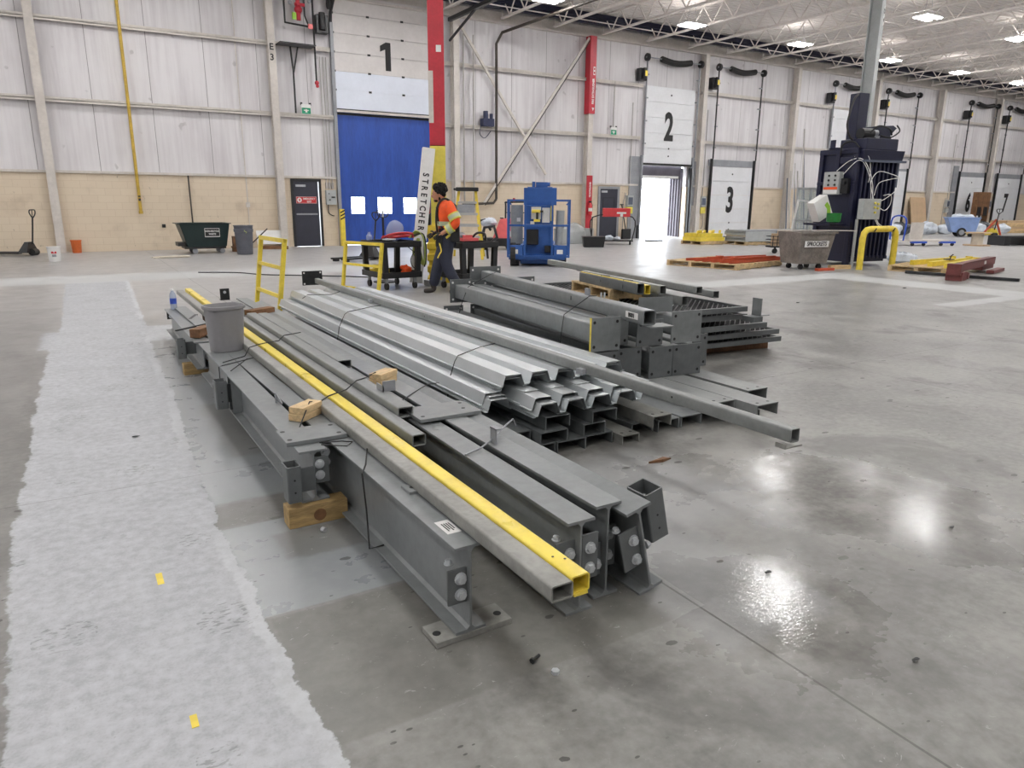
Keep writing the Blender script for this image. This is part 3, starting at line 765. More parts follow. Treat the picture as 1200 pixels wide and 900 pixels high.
A5 = thing('steel_beam', 'long grey steel beam leaning on its neighbour at the right, with a hollow tube stub', 'steel beam', (1.787,1.885,0), 0, None, None, 0, radians(-13.5))
P(MB().prism(isec(.372,.06,.012,.009,.012),0,6.5), 'body', STEEL, A5, bevel=.0015)
bolted_plate(A5, -.095, .13, -.006, .3, .02, [(-.035,.25),(-.035,.165)])
mb = MB(); bolt(mb, -.085,.05,.3,.012,(0,0,1)); P(mb, 'bolt', ZINC, A5)
stub(A5, .115, .1, .17, .385, .09, .115, 1, 'hollow tube stub with an open top'); mb = MB(); bolt(mb, .02,.02,.2,.012,(1,0,0)); P(mb, 'bolt', ZINC, A5)

# timber under and over the beams
def timber(name, label, a, b, w, h, m=WOODT, cat='timber block', boards=1, group=None):
    a = Vector(a); b = Vector(b); L = (b-a).length; hd = atan2(b.y-a.y, b.x-a.x)
    if boards == 1:
        return one(MB().box(0,-w/2,0,L,w/2,h), name, m, label, cat, group, None, tuple(a), hd, bevel=.003)
    for k in range(boards):
        hh = h/boards
        o = one(MB().box(0,-w/2,0,L,w/2,hh-.001), name, m, ('upper ' if k else 'lower ')+label, cat, group, None, (a.x+.004*k,a.y,a.z+hh*k), hd, bevel=.003)
blk = timber('timber_block', 'square timber block with a dark knot under the near end of the left beam', (.705,3.2,0), (.985,3.2,0), .1, .098)
P(MB().cyl((.145,-.0505,.045),(0,-1,0),.03,.0006,14).cyl((.145,-.0506,.045),(0,-1,0),.016,.0008,12), 'knot', WOODD, blk)
timber('timber_block', 'square timber block under the left beams below the wastebasket', (.70,6.72,0), (1.0,6.72,0), .1, .098)
timber('timber_block', 'dark timber stub lying on the beam flange behind the wastebasket', (.80,6.55,.342), (.95,6.75,.342), .09, .075, WOODD)
timber('timber_sticker', 'pale board of the pair on the left beams, near the cap plate', (.895,3.68,.354), (1.03,3.79,.354), .088, .076, WOOD, 'board', 2)
timber('timber_sticker', 'pale board of the pair behind the tube clip, right of the tubes', (1.48,4.07,.385), (1.63,4.18,.385), .088, .076, WOOD, 'board', 2)
for y_, w_n in ((3.45,'near'),(5.2,'middle'),(8.3,'far')): timber('timber_block', 'upright timber spacer between the beams under the yellow tube, %s one' % w_n, (1.115,y_,.03), (1.375,y_,.03), .09, .322, WOODD)
timber('timber_sticker', 'dark weathered board past the far ends of the tubes by the yellow rail', (1.4,7.35,.385), (1.66,7.5,.385), .1, .05, WOODD)

def hsstube(name, label, x, y0, y1, z, w, h, m, rz=0, cat='steel tube', group=None, t=.005):
    o = thing(name, label, cat, (x,y0,z), rz, group)
    P(MB().hss(0,0,w,h,0,y1-y0,t,.009), 'tube', m, o, smooth=True)
    return o
T1 = hsstube('steel_tube', 'long plain grey tube lying against the left of the yellow tube', 1.062, 1.53, 9.7, .353, .078, .054, STEEL_L, .004)
T2 = hsstube('steel_tube', 'long bright yellow square tube on top of the near pile', 1.141, 1.54, 9.8, .353, .066, .059, YELP)
holes4(T2, [(.02,.13,.0615),(.045,.10,.0615)], .004); P(MB().box(.008,-.004,-.007,.058,.004,.001), 'paint_lip', YELP, T2)
T3 = hsstube('steel_tube', 'grey tube right of the yellow tube, its open end showing mid pile', 1.265, 3.0, 7.1, .353, .07, .058, TUBE)
T4 = hsstube('steel_tube', 'grey tube with an upright clip on top, ending beside the top plate', 1.342, 3.36, 7.1, .388, .085, .056, TUBE)
P(MB().box(.05,.34,.058,.125,.346,.118).box(.05,.34,.058,.056,.44,.09), 'upright_clip', GRYDR, T4)
T5 = hsstube('steel_tube', 'short grey tube between the pale boards and the yellow rail', 1.432, 4.62, 7.05, .388, .09, .056, TUBE)
cl2 = thing('steel_clip', 'small dark clip plate standing up at the far end of the near pile', 'clip', (1.36,8.62,.385))
P(MB().box(0,0,.0,.1,.008,.13), 'plate', BLACKST, cl2); P(MB().box(0,0,0,.1,.08,.006), 'foot', BLACKST, cl2); mb = MB(); bolt(mb, .05,-.0,.09,.012); P(mb, 'bolt', ZINC, cl2)
mb = MB().bar((.9,7.6,.347),(1.0,7.9,.347),.03,.012); one(mb, 'flat_bar', BLACKST, 'dark flat steel bar lying loose at the far end of the left beams', 'flat bar'); one(MB().bar((.70,6.95,.353),(.98,7.2,.353),.02,.012), 'flat_bar', BLACKST, 'dark flat steel bar across the far beam just behind the wastebasket', 'flat bar')
def strap(label, pts, r=.0035, m=RUBBER):
    one(MB().tube(pts, r, 6), 'banding_strap', m, label, 'strap', 'steel banding straps')
strap('dark banding strap over the yellow tube above the pale boards', [(.86,3.50,.358),(.99,3.74,.435),(1.05,3.80,.412),(1.08,3.82,.411),(1.14,3.88,.416),(1.2,3.92,.416),(1.27,3.97,.415),(1.35,4.02,.448),(1.43,4.07,.448),(1.5,4.1,.465)])
strap('dark banding strap over the yellow tube beside the wastebasket', [(.82,5.35,.358),(1.0,5.5,.358),(1.05,5.56,.41),(1.14,5.62,.416),(1.21,5.66,.416),(1.3,5.7,.415),(1.35,5.73,.447),(1.5,5.8,.448)])
strap('dark banding strap looped on the flanges in front of the wastebasket', [(.775,5.25,.12),(.776,5.25,.35),(.8,5.25,.357),(1.04,5.4,.36),(.95,5.15,.41),(.82,5.05,.358)])
strap('dark banding strap hanging down the web of the base plate beam', [(1.06,3.05,.37),(.99,2.88,.357),(.945,2.80,.35),(.943,2.76,.2),(.935,2.72,.035),(1.0,2.72,.037)])
strap('dark banding strap in front of the cap plate', [(.90,3.27,.358),(1.0,3.24,.358),(1.04,3.2,.36),(1.0,3.16,.357),(.9,3.24,.357)], .0028)
strap('pale steel strap slanting over the trio of beams past the upright clip', [(1.4,2.72,.378),(1.5,2.75,.387),(1.6,2.8,.405),(1.72,2.9,.42),(1.85,3.05,.39),(1.9,3.1,.33)], .0045, GRYDR)
strap('thin dark strap behind the top plate on the trio of beams', [(1.42,3.62,.379),(1.6,3.78,.389),(1.75,3.9,.40),(1.9,4.05,.36)], .003)

# wastebasket and bottle on the beams
wb = thing('wastebasket', 'grey plastic wastebasket standing on the left beams', 'wastebasket', (.935,5.83,.3535), radians(15))
P(MB().lathe([(.110,0),(.115,.004),(.136,.322),(.148,.326),(.150,.34),(.148,.35),(.140,.352),(.135,.345),(.111,.014),(.0,.012)], 48, 1.0, .84, (0,0,0), .62), 'bin_body', GREYPL, wb, smooth=True)
bt = thing('water_bottle', 'clear water bottle with a blue label at the far end of the left beams', 'bottle', (.86,8.5,.336))
P(MB().lathe([(.03,0),(.033,.005),(.033,.14),(.03,.165),(.014,.195),(.014,.205)], 18), 'bottle_body', BOTTLE, bt, smooth=True)
P(MB().lathe([(.0345,.06),(.0345,.12)], 18), 'bottle_label', BOTBL, bt, smooth=True); P(MB().cyl((0,0,.203),(0,0,1),.016,.018,14), 'bottle_cap', WHITE, bt)

# ------------------------------------------------------------------ channels under the roof deck sheets
def csec(w, h, t=.006): return [(0,0),(t,0),(t,h-t),(w-t,h-t),(w-t,0),(w,0),(w,h),(0,h)]
def channel(label, x, y0, y1, z, w=.208, h=.078, m=STEEL_D, holes=False, rz=0):
    o = thing('steel_channel', label, 'steel channel', (x,y0,z), rz, 'bundled steel channels')
    P(MB().prism(csec(w,h),0,y1-y0), 'channel', m, o)
    if holes:
        holes4(o, [(w*.25,.05,h-.0005),(w*.75,.05,h-.0005)], .011)
        mb = MB(); mb.cyl((w*.5,.5,h-.0004),(0,0,1),.0,.0002,3)
    return o
R1 = 'steel channel on the floor under the roof sheets, '
for i, (x, y) in enumerate([(1.92,3.42),(2.145,3.39),(2.365,3.38),(2.585,3.39)]):
    channel(R1 + ['leftmost','second from the left','third from the left','rightmost'][i], x, y, 8.5, 0, .214)
for i, (x, y, w) in enumerate([(2.02,3.45,.2),(2.235,3.37,.2),(2.56,3.38,.17)]):
    channel('middle layer steel channel under the roof sheets, ' + ['left','centre','right'][i] + ' one', x, y, 8.45, .081, w)
for i, (x, y, w) in enumerate([(2.29,3.40,.18),(2.61,3.36,.19)]):
    channel('top layer steel channel under the roof sheets, ' + ['left','right'][i] + ' one', x, y, 8.4, .162, w, m=STEEL_D, holes=i == 1)
channel('short offcut steel channel poking out beside the roof sheets near the floor', 2.82, 3.32, 4.6, .0, .14, .06, STEEL_L, True)
for i, (x, y) in enumerate([(3.0,3.44),(3.19,3.40),(3.40,3.40)]):
    channel('low steel channel under the square tube in the right bundle, ' + ['left','middle','right'][i] + ' one', x, y, 8.4, 0, .19 if i else .185, m=STEEL)
channel('narrow steel channel lying on the right bundle beneath the square tube', 3.05, 3.30, 6.0, .081, .16, .075, STEEL_L, True)
channel('low steel channel below the widest flat steel top at the right', 3.80, 3.25, 8.2, 0, .2, m=STEEL_D)
channel('low steel channel hidden in the right bundle beneath the columns', 4.05, 3.5, 8.2, 0, .2, m=STEEL_D)
for i, (x, y) in enumerate([(3.60,3.31),(3.815,3.12),(4.075,3.43)]):
    channel('flat topped steel channel in front of the stacked columns, ' + ['left','middle','right'][i] + ' one', x, y, 8.2, .081, .208, .085, TUBE, True)

# ------------------------------------------------------------------ galvanised roof deck sheets
def decksheet(label, x, y0, y1, z, ribs=5, rz=0):
    t = .0016; top = []; d = .068
    for k in range(ribs):
        a = x*0 + .196*k
        top += [(a,0),(a+.018,0),(a+.042,d),(a+.152,d),(a+.176,0)]
    top.append((.196*ribs-.006, 0)); top.append((.196*ribs, -.006))
    pr = top + [(px, pz - t) for px, pz in reversed(top)]
    pr.reverse()
    n = len(top); L = y1 - y0
    vs = []; fs = []
    for (px, pz) in top: vs += [(px,0,pz),(px,L,pz),(px,0,pz-t),(px,L,pz-t)]
    for i in range(n-1):
        a, b = 4*i, 4*i+4
        fs += [(a,b,b+1,a+1),(a+2,a+3,b+3,b+2),(a,a+2,b+2,b),(a+1,b+1,b+3,a+3)]
    fs += [(0,1,3,2),(4*n-4,4*n-2,4*n-1,4*n-3)]
    return one(MB().add(vs, fs), 'roof_deck_sheet', GALV, label, 'roof sheet', 'stacked roof deck sheets', None, (x,y0,z), rz)
ordn = ['lowest','second','third','fourth','fifth','sixth','seventh','eighth','ninth','tenth','eleventh','twelfth','thirteenth','topmost']
DZ = .0062; z = .2495
spec = [(2.2,3.40),(2.0,3.62),(2.205,3.38),(2.01,3.66),(2.2,3.55),(2.005,3.70),(2.2,3.44),(2.205,3.58),(2.14,3.74),(2.135,3.69),(2.14,3.71),(2.135,3.70),(2.14,3.69),(2.138,3.68)]
for i, (x, y) in enumerate(spec):
    decksheet('galvanised ribbed roof deck sheet, %s of the stack' % (ordn[i] if i in (0, 13) else ordn[i] + ' from the bottom'), x, y, y + 4.95 + .03*(i % 3), z + DZ*i + (.052 if i > 7 else 0), 5)
ZT = z + DZ*13 + .052 + .068
strap('dark banding strap over the roof sheets near their front end', [(2.02,4.17,.22),(2.06,4.22,.33),(2.13,4.28,ZT-.02),(2.18,4.33,ZT+.006),(2.45,4.5,ZT+.012),(2.66,4.6,ZT+.006)])
strap('dark banding strap over the roof sheets at mid length', [(1.99,6.42,.22),(2.04,6.5,.34),(2.13,6.6,ZT-.01),(2.18,6.65,ZT+.006),(2.5,6.85,ZT+.01),(2.66,6.95,ZT+.004)])
strap('dark banding strap over the roof sheets near their far end', [(2.14,8.1,ZT-.03),(2.2,8.1,ZT+.006),(2.45,8.0,ZT+.008),(2.66,8.3,ZT+.006)])
L1 = hsstube('steel_tube', 'very long square steel tube lying over the roof sheets and sticking out at the right', 2.615, 1.945, 9.25, ZT+.004, .058, .064, TUBE, 0, t=.004)
fp = P(MB().box(-.09,7.555,-.05,.175,7.567,.135), 'end_plate', BLACKST, L1, 'dark square end plate', bevel=.002)
for px in (-.065,.15):
    for pz in (-.03,.112):
        mb = MB().cyl((px,7.5545,pz),(0,-1,0),.011,.001,12); P(mb, 'hole', WHITE, fp)
mb = MB(); mb.prism([(-.03,-.024),(.085,-.024),(.085,-.018),(-.024,-.018),(-.024,-.002),(-.03,-.002)],.0,.055); P(mb, 'end_clip', STEEL_L, L1)
for y in (1.5, 5.2): P(MB().box(-.035,y,-.0,-.001,y+.06,.035), 'side_clip', GRYDR, L1, bevel=.002)
holes4(L1, [(-.0002,.75,.035),(-.0002,3.9,.035)], .006, (-1,0,0))

# ------------------------------------------------------------------ stacked columns with end plates
def column(label, x0, y0, x1, y1, z, s, pw, ph, pz, near=True, far=True, m=STEEL, yellow=False, poff=0):
    hd = atan2(x1-x0, y1-y0); L = hypot(x1-x0, y1-y0)
    o = thing('steel_column', label, 'steel column', (x0,y0,z), -hd, 'stacked steel columns')
    P(MB().hss(-s/2,0,s/2,s,.012,L-.012,.007,.014), 'shaft', m, o, smooth=True)
    for yy, on, nm in ((0, near, 'near'), (L-.012, far, 'far')):
        if on:
            p = P(MB().box(-pw/2+poff,yy,pz,pw/2+poff,yy+.012,pz+ph), 'end_plate', STEEL_D if nm == 'far' else m, o, bevel=.0015)
            pts = [(sx*(pw/2-.03)+poff, yy-.0004, pz+sz) for sx in (-1,1) for sz in (.035, ph-.035)]
            mb = MB()
            for q in pts: mb.cyl(q, (0,-1,0), .012, .0008, 12)
            P(mb, 'bolt_hole', INK if nm == 'near' else PAPER, p)
            if yellow and nm == 'near': P(MB().box(-pw/2+poff-.002,yy-.001,pz,-pw/2+poff+.004,yy+.013,pz+ph), 'paint_edge', YELP, p, 'yellow painted edge')
    return o
CZ = .167
for i, (x, xf) in enumerate([(3.275,3.40),(3.535,3.72),(3.79,4.02),(4.045,4.34)]):
    column('steel column in the lower row of the stack, plate %s' % ['at the left end','second from the left','third from the left','at the right end'][i], x, (4.09,4.12,4.05,4.03)[i], xf, 6.85, CZ+.05, .15, .222 if i < 3 else .275, .245, -.05, m=STEEL_D)
column('steel column behind the right end of the lower row, plate peeking out', 4.335, 4.16, 4.56, 6.9, CZ+.06, .13, .15, .27, -.05, m=STEEL_D, poff=-.02)
column('steel column of the upper row with a yellow plate edge', 3.262, 4.08, 3.545, 6.95, .475, .145, .255, .25, -.05, yellow=True)
column('steel column of the upper row, second from the left, set back', 3.47, 4.2, 3.74, 6.9, .475, .14, .2, .235, -.05)
column('steel column of the upper row under the top column, plate turned sideways', 3.71, 4.1, 3.99, 6.9, .47, .13, .24, .2, -.05, m=STEEL_D)
column('steel column of the upper row at the right, pale scuffed plate', 4.05, 4.06, 4.3, 6.9, .475, .14, .29, .25, -.055)
TT = column('topmost steel column of the stack with a paper tag and an open near end', 3.435, 3.80, 3.885, 7.02, .642, .105, .36, .31, -.16, near=False)
tg = P(MB().box(-.0565,.08,.03,-.0525,.24,.075), 'paper_tag', PAPER, TT, 'white paper tag'); text('B001', .045, INK, tg, west(-.0575,.16,.052), .001, .9)
P(MB().box(-.02,-.05,-.012,.17,.10,-.004), 'foot_plate', STEEL, TT); P(MB().box(.054,.5,.01,.056,.53,.05), 'slot', INK, TT)
P(MB().box(-.005,.9,.105,.015,.96,.16), 'lug', GRYDR, TT)
P(MB().box(-.0535,1.1,.045,-.0528,1.115,.08), 'slot_mark', INK, TT)
mb = MB()
for dx in (.03,.06): mb.cyl((dx,.75,.105),(0,0,1),.008,.04,8)
P(mb, 'stud', ZINC, TT)
strap('dark banding strap over the stacked columns near their plates', [(3.13,4.5,.25),(3.2,4.55,.52),(3.24,4.58,.63),(3.48,4.62,.735),(3.52,4.63,.752),(3.6,4.64,.75)])
strap('dark banding strap over the far end of the stacked columns', [(3.30,6.6,.2),(3.38,6.62,.45),(3.47,6.64,.625),(3.76,6.68,.74),(3.83,6.7,.752)])
ang = thing('steel_angle', 'short grey angle bracket lying behind the topmost column', 'bracket', (3.80,4.35,.634), radians(-15))
P(MB().box(0,0,0,.3,.006,.12).box(0,0,0,.3,.1,.006), 'angle', STEEL, ang)

# ------------------------------------------------------------------ mesh panels
MH = radians(-4); PH = radians(-10)
def mesh_panel(label, x, y, z, w=1.17, L=2.65, rz=MH):
    o = thing('mesh_panel', label, 'mesh panel', (x,y,z), rz, 'stacked mesh panels')
    f = .035
    P(MB().box(0,0,0,w,f,.05).box(0,L-f,0,w,L,.05).box(0,f,0,f,L-f,.05).box(w-f,f,0,w,L-f,.05), 'frame', STEEL_D, o, bevel=.002)
    mb = MB(); s_ = .075; k = -L
    while k < w + .01:                                   # expanded-metal diamonds, clipped to the frame
        for sg_ in (1, -1):
            a0 = k if sg_ > 0 else k + L
            pts = []
            for yy in (f, L-f):
                xx = a0 + sg_*(yy-f); pts.append((xx, yy))
            (xa, ya), (xb, yb) = pts
            lo, hi = 0.0, 1.0
            for lim, s2 in ((f, 1), (w-f, -1)):
                da, db = s2*(xa-lim), s2*(xb-lim)
                if da < 0 and db < 0: hi = -1
                elif da < 0: lo = max(lo, da/(da-db))
                elif db < 0: hi = min(hi, da/(da-db))
            if hi > lo: mb.bar((xa+(xb-xa)*lo, ya+(yb-ya)*lo, .022), (xa+(xb-xa)*hi, ya+(yb-ya)*hi, .022), .012, .02)
        k += s_*.9
    P(mb, 'mesh_infill', BLACKST, o)
    return o
for i, (x, y, z, w) in enumerate([(4.95,4.98,.09,1.3),(4.87,4.95,.18,1.3),(4.72,4.9,.275,1.2),(4.58,4.95,.37,1.1),(4.52,4.9,.455,1.1)]):
    mesh_panel('dark steel mesh panel, %s of the stack right of the columns' % ['lowest','second from the bottom','middle','second from the top','topmost'][i], x, y, z, w)
for k, y in enumerate((5.3, 7.0)):
    timber('timber_block', 'timber bearer under the mesh panels, ' + ('near' if k == 0 else 'far') + ' one', (4.75+.3*k,y,0), (6.2+.3*k,y-.25,0), .09, .088, WOODD)
br = thing('steel_bracket', 'upright steel bracket on the right corner of the mesh panels', 'bracket', (5.66,4.62,.42), MH)
P(MB().box(0,.08,0,.12,.2,.008).box(0,.08,0,.008,.2,.17), 'plate', STEEL, br); P(MB().box(-.12,.05,-.05,.0,.2,-.0), 'shoe', STEEL_D, br)
rl = None and one(MB().box(0,0,0,.95,.05,.012).box(0,0,0,.95,.006,.06), 'steel_angle', STEEL_D, 'dark angle bar lying low along the right of the mesh panels', 'angle bar', None, None, (5.3,4.86,.145), radians(-5))
# small pallet with a tube bundle on the mesh
PZ = .506
pl = thing('wood_pallet', 'small pale wooden pallet on top of the mesh panels', 'pallet', (4.66,5.78,PZ), PH)
mb = MB()
for y_ in (0,.42,.86): mb.box(0,y_,.018,.64,y_+.05,.1)
P(mb, 'stringer', PALW, pl)
mb = MB(); mb2 = MB()
for k in range(5): mb.box(.135*k,-.01,.1,.135*k+.1,.92,.118)
for k in range(3): mb2.box(.27*k,-.01,0,.27*k+.1,.92,.018)
P(mb, 'top_board', PALW, pl); P(mb2, 'bottom_board', PALW, pl)
TZ = PZ + .119
def tubeb(label, x, y0, L, z, w, h, m=TUBE, rz=PH, **k):
    return hsstube('steel_tube', label, x, y0, y0+L, z, w, h, m, rz, **k)
tubeb('dark tube with a yellow top edge in the bundle on the pallet', 4.60, 5.30, 1.25, TZ, .075, .105, STEEL_D)
tubeb('yellow edged short tube beside the dark one in the pallet bundle', 4.682, 5.28, 1.25, TZ, .06, .09, YELD)
tubeb('grey tube behind the yellow one in the pallet bundle', 4.80, 5.20, 1.7, TZ, .07, .085, TUBE)
tubeb('longest grey tube of the pallet bundle, pointing right past the rest', 5.03, 4.95, 3.5, TZ+.02, .07, .07, TUBE)
tubeb('grey tube of the pallet bundle sticking out low beneath the longest one', 5.42, 5.10, 3.1, TZ-.06, .07, .07, TUBE)
tubeb('grey tube with a chipped end sticking out in front of the pallet bundle', 4.90, 5.00, .72, TZ-.09, .07, .09, TUBE)
one(MB().box(0,0,0,.02,1.22,.006), 'steel_strip', YELP, 'thin yellow strip lying along the tube bundle on the pallet', 'strip', None, None, (4.612,5.32,TZ+.106), PH)
strap('dark strap around the pallet bundle near its end', [(4.66,5.58,TZ-.02),(4.645,5.57,TZ+.06),(4.66,5.58,TZ+.115),(4.8,5.6,TZ+.1)])
strap('dark strap around the pallet bundle near the middle', [(4.75,6.05,TZ-.02),(4.73,6.04,TZ+.06),(4.745,6.05,TZ+.115),(4.88,6.07,TZ+.1)])

# ------------------------------------------------------------------ yellow guard rails
def rail(label, x, y, rz, L, H, low, lean=0, base=None):
    o = thing('guard_rail', label, 'guard rail', (x,y,0), rz, 'yellow guard rails', None, lean)
    for s in (0, L): P(MB().hss(-.025+s, 0, .025+s, H, 0, .05, .004, .006) if False else MB().box(s-.025,-.025,0,s+.025,.025,H), 'post', YELD, o, bevel=.004)
    for z in (H-.025, *low): P(MB().box(.025,-.02,z-.022,L-.025,.02,z+.022) if z < H-.03 else MB().box(-.025,-.026,z-.025,L+.025,.026,z+.026), 'rail_bar', YELD, o, bevel=.004)
    if base:
        for s in (0, L): P(MB().box(s-.032,-.032,0,s+.032,.032,.15), 'post_socket', BLACKST, o)
    return o
rail('tall yellow guard rail standing between the beams and the roof sheets', 2.03, 8.85, radians(93), 1.0, 1.05, (.36,.70), radians(8), True)
rail('low yellow guard rail leaning by the black cart', 3.98, 12.35, radians(-72), .98, .82, (.03,.43), radians(-8))
# ------------------------------------------------------------------ things along the left wall
def pallet_truck(label, x, y, rz, col, loopm=BLACKM):
    o = thing('pallet_jack', label, 'pallet jack', (x,y,0), rz)
    mb = MB()
    for s in (-.2,.2): mb.box(s-.075,-.2,.05,s+.075,-1.15,.09); mb.box(s-.06,-1.1,.0,s+.06,-.98,.06)
    P(mb, 'fork', col, o)
    P(MB().frustum((-.3,-.22,.3,.02,.08),(-.12,-.1,.12,.0,.36)), 'fork_head', col, o)
    mb = MB().cyl((-.12,.05,.09),(1,0,0),.09,.24,14); P(mb, 'steer_wheel', RUBBER, o)
    P(MB().tube([(0,.04,.3),(0,.1,.7),(0,.14,1.0)], .022, 8), 'drawbar', loopm, o)
    P(MB().tube([(0,.14,.98),(-.10,.15,1.06),(-.15,.15,1.13),(-.13,.155,1.19),(-.06,.16,1.2),(.06,.16,1.2),(.13,.155,1.19),(.15,.15,1.13),(.10,.15,1.06),(0,.14,.98)], .016, 8), 'handle_loop', loopm, o, smooth=True)
    P(MB().tube([(0,.14,1.0),(0,.15,1.2)], .012, 6), 'release_lever', loopm, o)
    return o
pallet_truck('black pallet jack standing at the cream wall, left of the white pail', -.95, 23.6, radians(-115), BLACKM)
one(MB().lathe([(.125,0),(.13,.01),(.145,.34),(.155,.34),(.155,.36),(.0,.37)], 28), 'plastic_pail', WHITE, 'white plastic pail with a printed label in front of the left column', 'pail', loc=(-.4,21.0,0), smooth=True)
lb = bpy.data.objects['plastic_pail']
mb = MB(); mb.lathe([(.1375,.12),(.1405,.26)], 28)
P(MB().box(-.06,-.139,.2,.05,-.137,.25), 'label_print', REDS, lb, 'red print'); P(MB().box(-.05,-.139,.12,.04,-.136,.18), 'label_text', GRYDR, lb)
one(MB().lathe([(.11,0),(.115,.01),(.135,.33),(.145,.33),(.145,.36),(.0,.365)], 28), 'plastic_pail', ORANGEP, 'orange plastic pail on the floor right of the left column', 'pail', loc=(.1,24.2,0), smooth=True)
one(MB().tube([(1.86,24.38,1.1),(1.86,24.38,7.6)], .045, 10).tube([(1.86,24.38,1.08),(1.86,24.38,1.16)], .06, 10), 'hanging_pipe', PIPEY, 'old yellow pipe hanging down the white wall on the left', 'pipe', smooth=True)
one(MB().box(1.83,24.3,1.45,1.89,24.34,1.52).box(1.83,24.3,1.56,1.89,24.34,1.6), 'pipe_band', BLACKM, 'two dark bands near the lower end of the yellow pipe', 'band')
one(MB().tube([(3.26,24.44,.7),(3.26,24.46,2.2)], .022, 8), 'wall_pole', PIPED, 'thin dark pole standing against the wall behind the green bin', 'pole')
tt = thing('tilt_truck', 'dark green wheeled bin with a sign reading NON-RECYCLE WASTE', 'bin', (3.33,22.7,0))
mb = MB()
mb.add([(-.54,-.38,.2),(.50,-.38,.2),(.50,.38,.2),(-.54,.38,.2),(-.72,-.48,.83),(.60,-.48,.83),(.60,.48,.83),(-.72,.48,.83),
        (-.68,-.44,.83),(.56,-.44,.83),(.56,.44,.83),(-.68,.44,.83),(-.50,-.34,.26),(.46,-.34,.26),(.46,.34,.26),(-.50,.34,.26)],
       [(0,3,2,1),(0,1,5,4),(1,2,6,5),(2,3,7,6),(3,0,4,7),(4,5,9,8),(5,6,10,9),(6,7,11,10),(7,4,8,11),(8,9,13,12),(9,10,14,13),(10,11,15,14),(11,8,12,15),(12,13,14,15)])
P(mb, 'tub', GREENB, tt, bevel=.012)
rim_ = P(holed(MB(), -.78,.64,-.52,.52,0,.02,[(-.68,.56,-.44,.44)]), 'rim', GREENB, tt)
rim_.data.transform(Matrix.Translation((0,0,.83)) @ rot(pi/2) @ Matrix.Diagonal((1,1,1,1)))
sg = P(MB().box(-.09,-.475,.46,.33,-.462,.72), 'sign_board', BLACKM, tt, 'black sign with a white border'); sg.rotation_euler = (0,0,0)
mb = MB()
for a in ((-.08,.70,.32,.712),(-.08,.47,.32,.49),(-.08,.47,-.068,.71),(.308,.47,.32,.71)): mb.box(a[0],-.477,a[1],a[2],-.4752,a[3])
P(mb, 'sign_border', WHITE, sg)
text('NON-RECYCLE', .065, WHITE, sg, front(.12,-.477,.63), .002, .85); text('WASTE', .065, WHITE, sg, front(.12,-.477,.55), .002, .9)
P(MB().box(-.62,-.36,.14,.48,.36,.2).box(-.78,-.3,.22,-.6,.3,.32), 'chassis', BLACKM, tt)
for x in (-.35, .38):
    for y in (-.3, .3): P(MB().cyl((x,y-.03,.075),(0,1,0),.075,.06,14), 'caster', GRYDR, tt)
cn = thing('garbage_can', 'round slate grey garbage can beside the green wheeled bin', 'garbage can', (4.18,21.6,0))
P(MB().lathe([(.2,0),(.21,.02),(.245,.62),(.262,.63),(.262,.70),(.25,.71),(.255,.78),(.27,.79),(.268,.805),(.25,.8),(.2,.05),(0,.04)], 32), 'can_body', CANPL, cn, smooth=True)
P(MB().box(-.05,-.275,.60,.05,-.25,.72), 'can_handle', CANPL, cn)
P(MB().blob((-.05,0,.79),.2,1,1,.12,14,8,.1,3), 'liner', BAGD, cn, 'dark crumpled liner'); P(MB().tube([(0,-.262,.7),(-.03,-.268,.66),(.03,-.268,.62),(0,-.262,.6)], .012, 6), 'green_tie', CABLEG, cn)
cs = one(MB().box(-.42,-.2,0,.42,.22,.025).box(-.3,-.24,.025,.44,.12,.04), 'cardboard_sheet', CARDL, 'flat sheet of pale cardboard on the floor in front of the green bin', 'cardboard', loc=(2.2,21.2,0), rz=.15)
mb = MB().box(-.12,-.1,0,.12,.1,.12).box(-.1,-.08,.15,.08,.1,.45); mb.box(-.14,-.12,.12,.13,.12,.16); one(mb, 'small_machine', WOODD, 'small rusty machine between the green bin and the round garbage can', 'machine', loc=(4.2,22.9,0))
wp = one(MB().box(-.45,0,0,.42,.02,.44), 'leaning_board', WHITE, 'white board propped against the cream wall behind the tall yellow rail', 'board', loc=(5.55,24.28,.12)); wp.rotation_euler = (radians(-12),0,0)
one(MB().box(0,0,0,.8,.1,.1).box(.05,.1,0,.7,.2,.1), 'lumber_offcuts', WOODD, 'short brown lumber offcuts on the floor before the white board', 'lumber', loc=(5.1,23.7,0), rz=-.5)
one(MB().tube([(4.55,23.5,.0),(5.35,23.9,.62)], .018, 6), 'push_stick', BLACKM, 'thin black stick leaning by the white board', 'stick')
one(MB().box(-.06,-.03,-.08,.06,0,.08).box(-.015,-.02,.08,.015,0,6.0).box(-.01,-.02,-1.2,.01,0,-.08), 'switch_box', CREAM, 'small pale junction box with a long conduit on the block wall', 'junction box', loc=(4.95,WY,1.35))
one(MB().box(-.05,-.03,-.05,.05,0,.05).box(-.02,-.05,-.02,.02,-.03,.02), 'wall_outlet', BLACKP, 'tiny dark wall outlet left of the green bin', 'outlet', loc=(2.45,WY,.72))
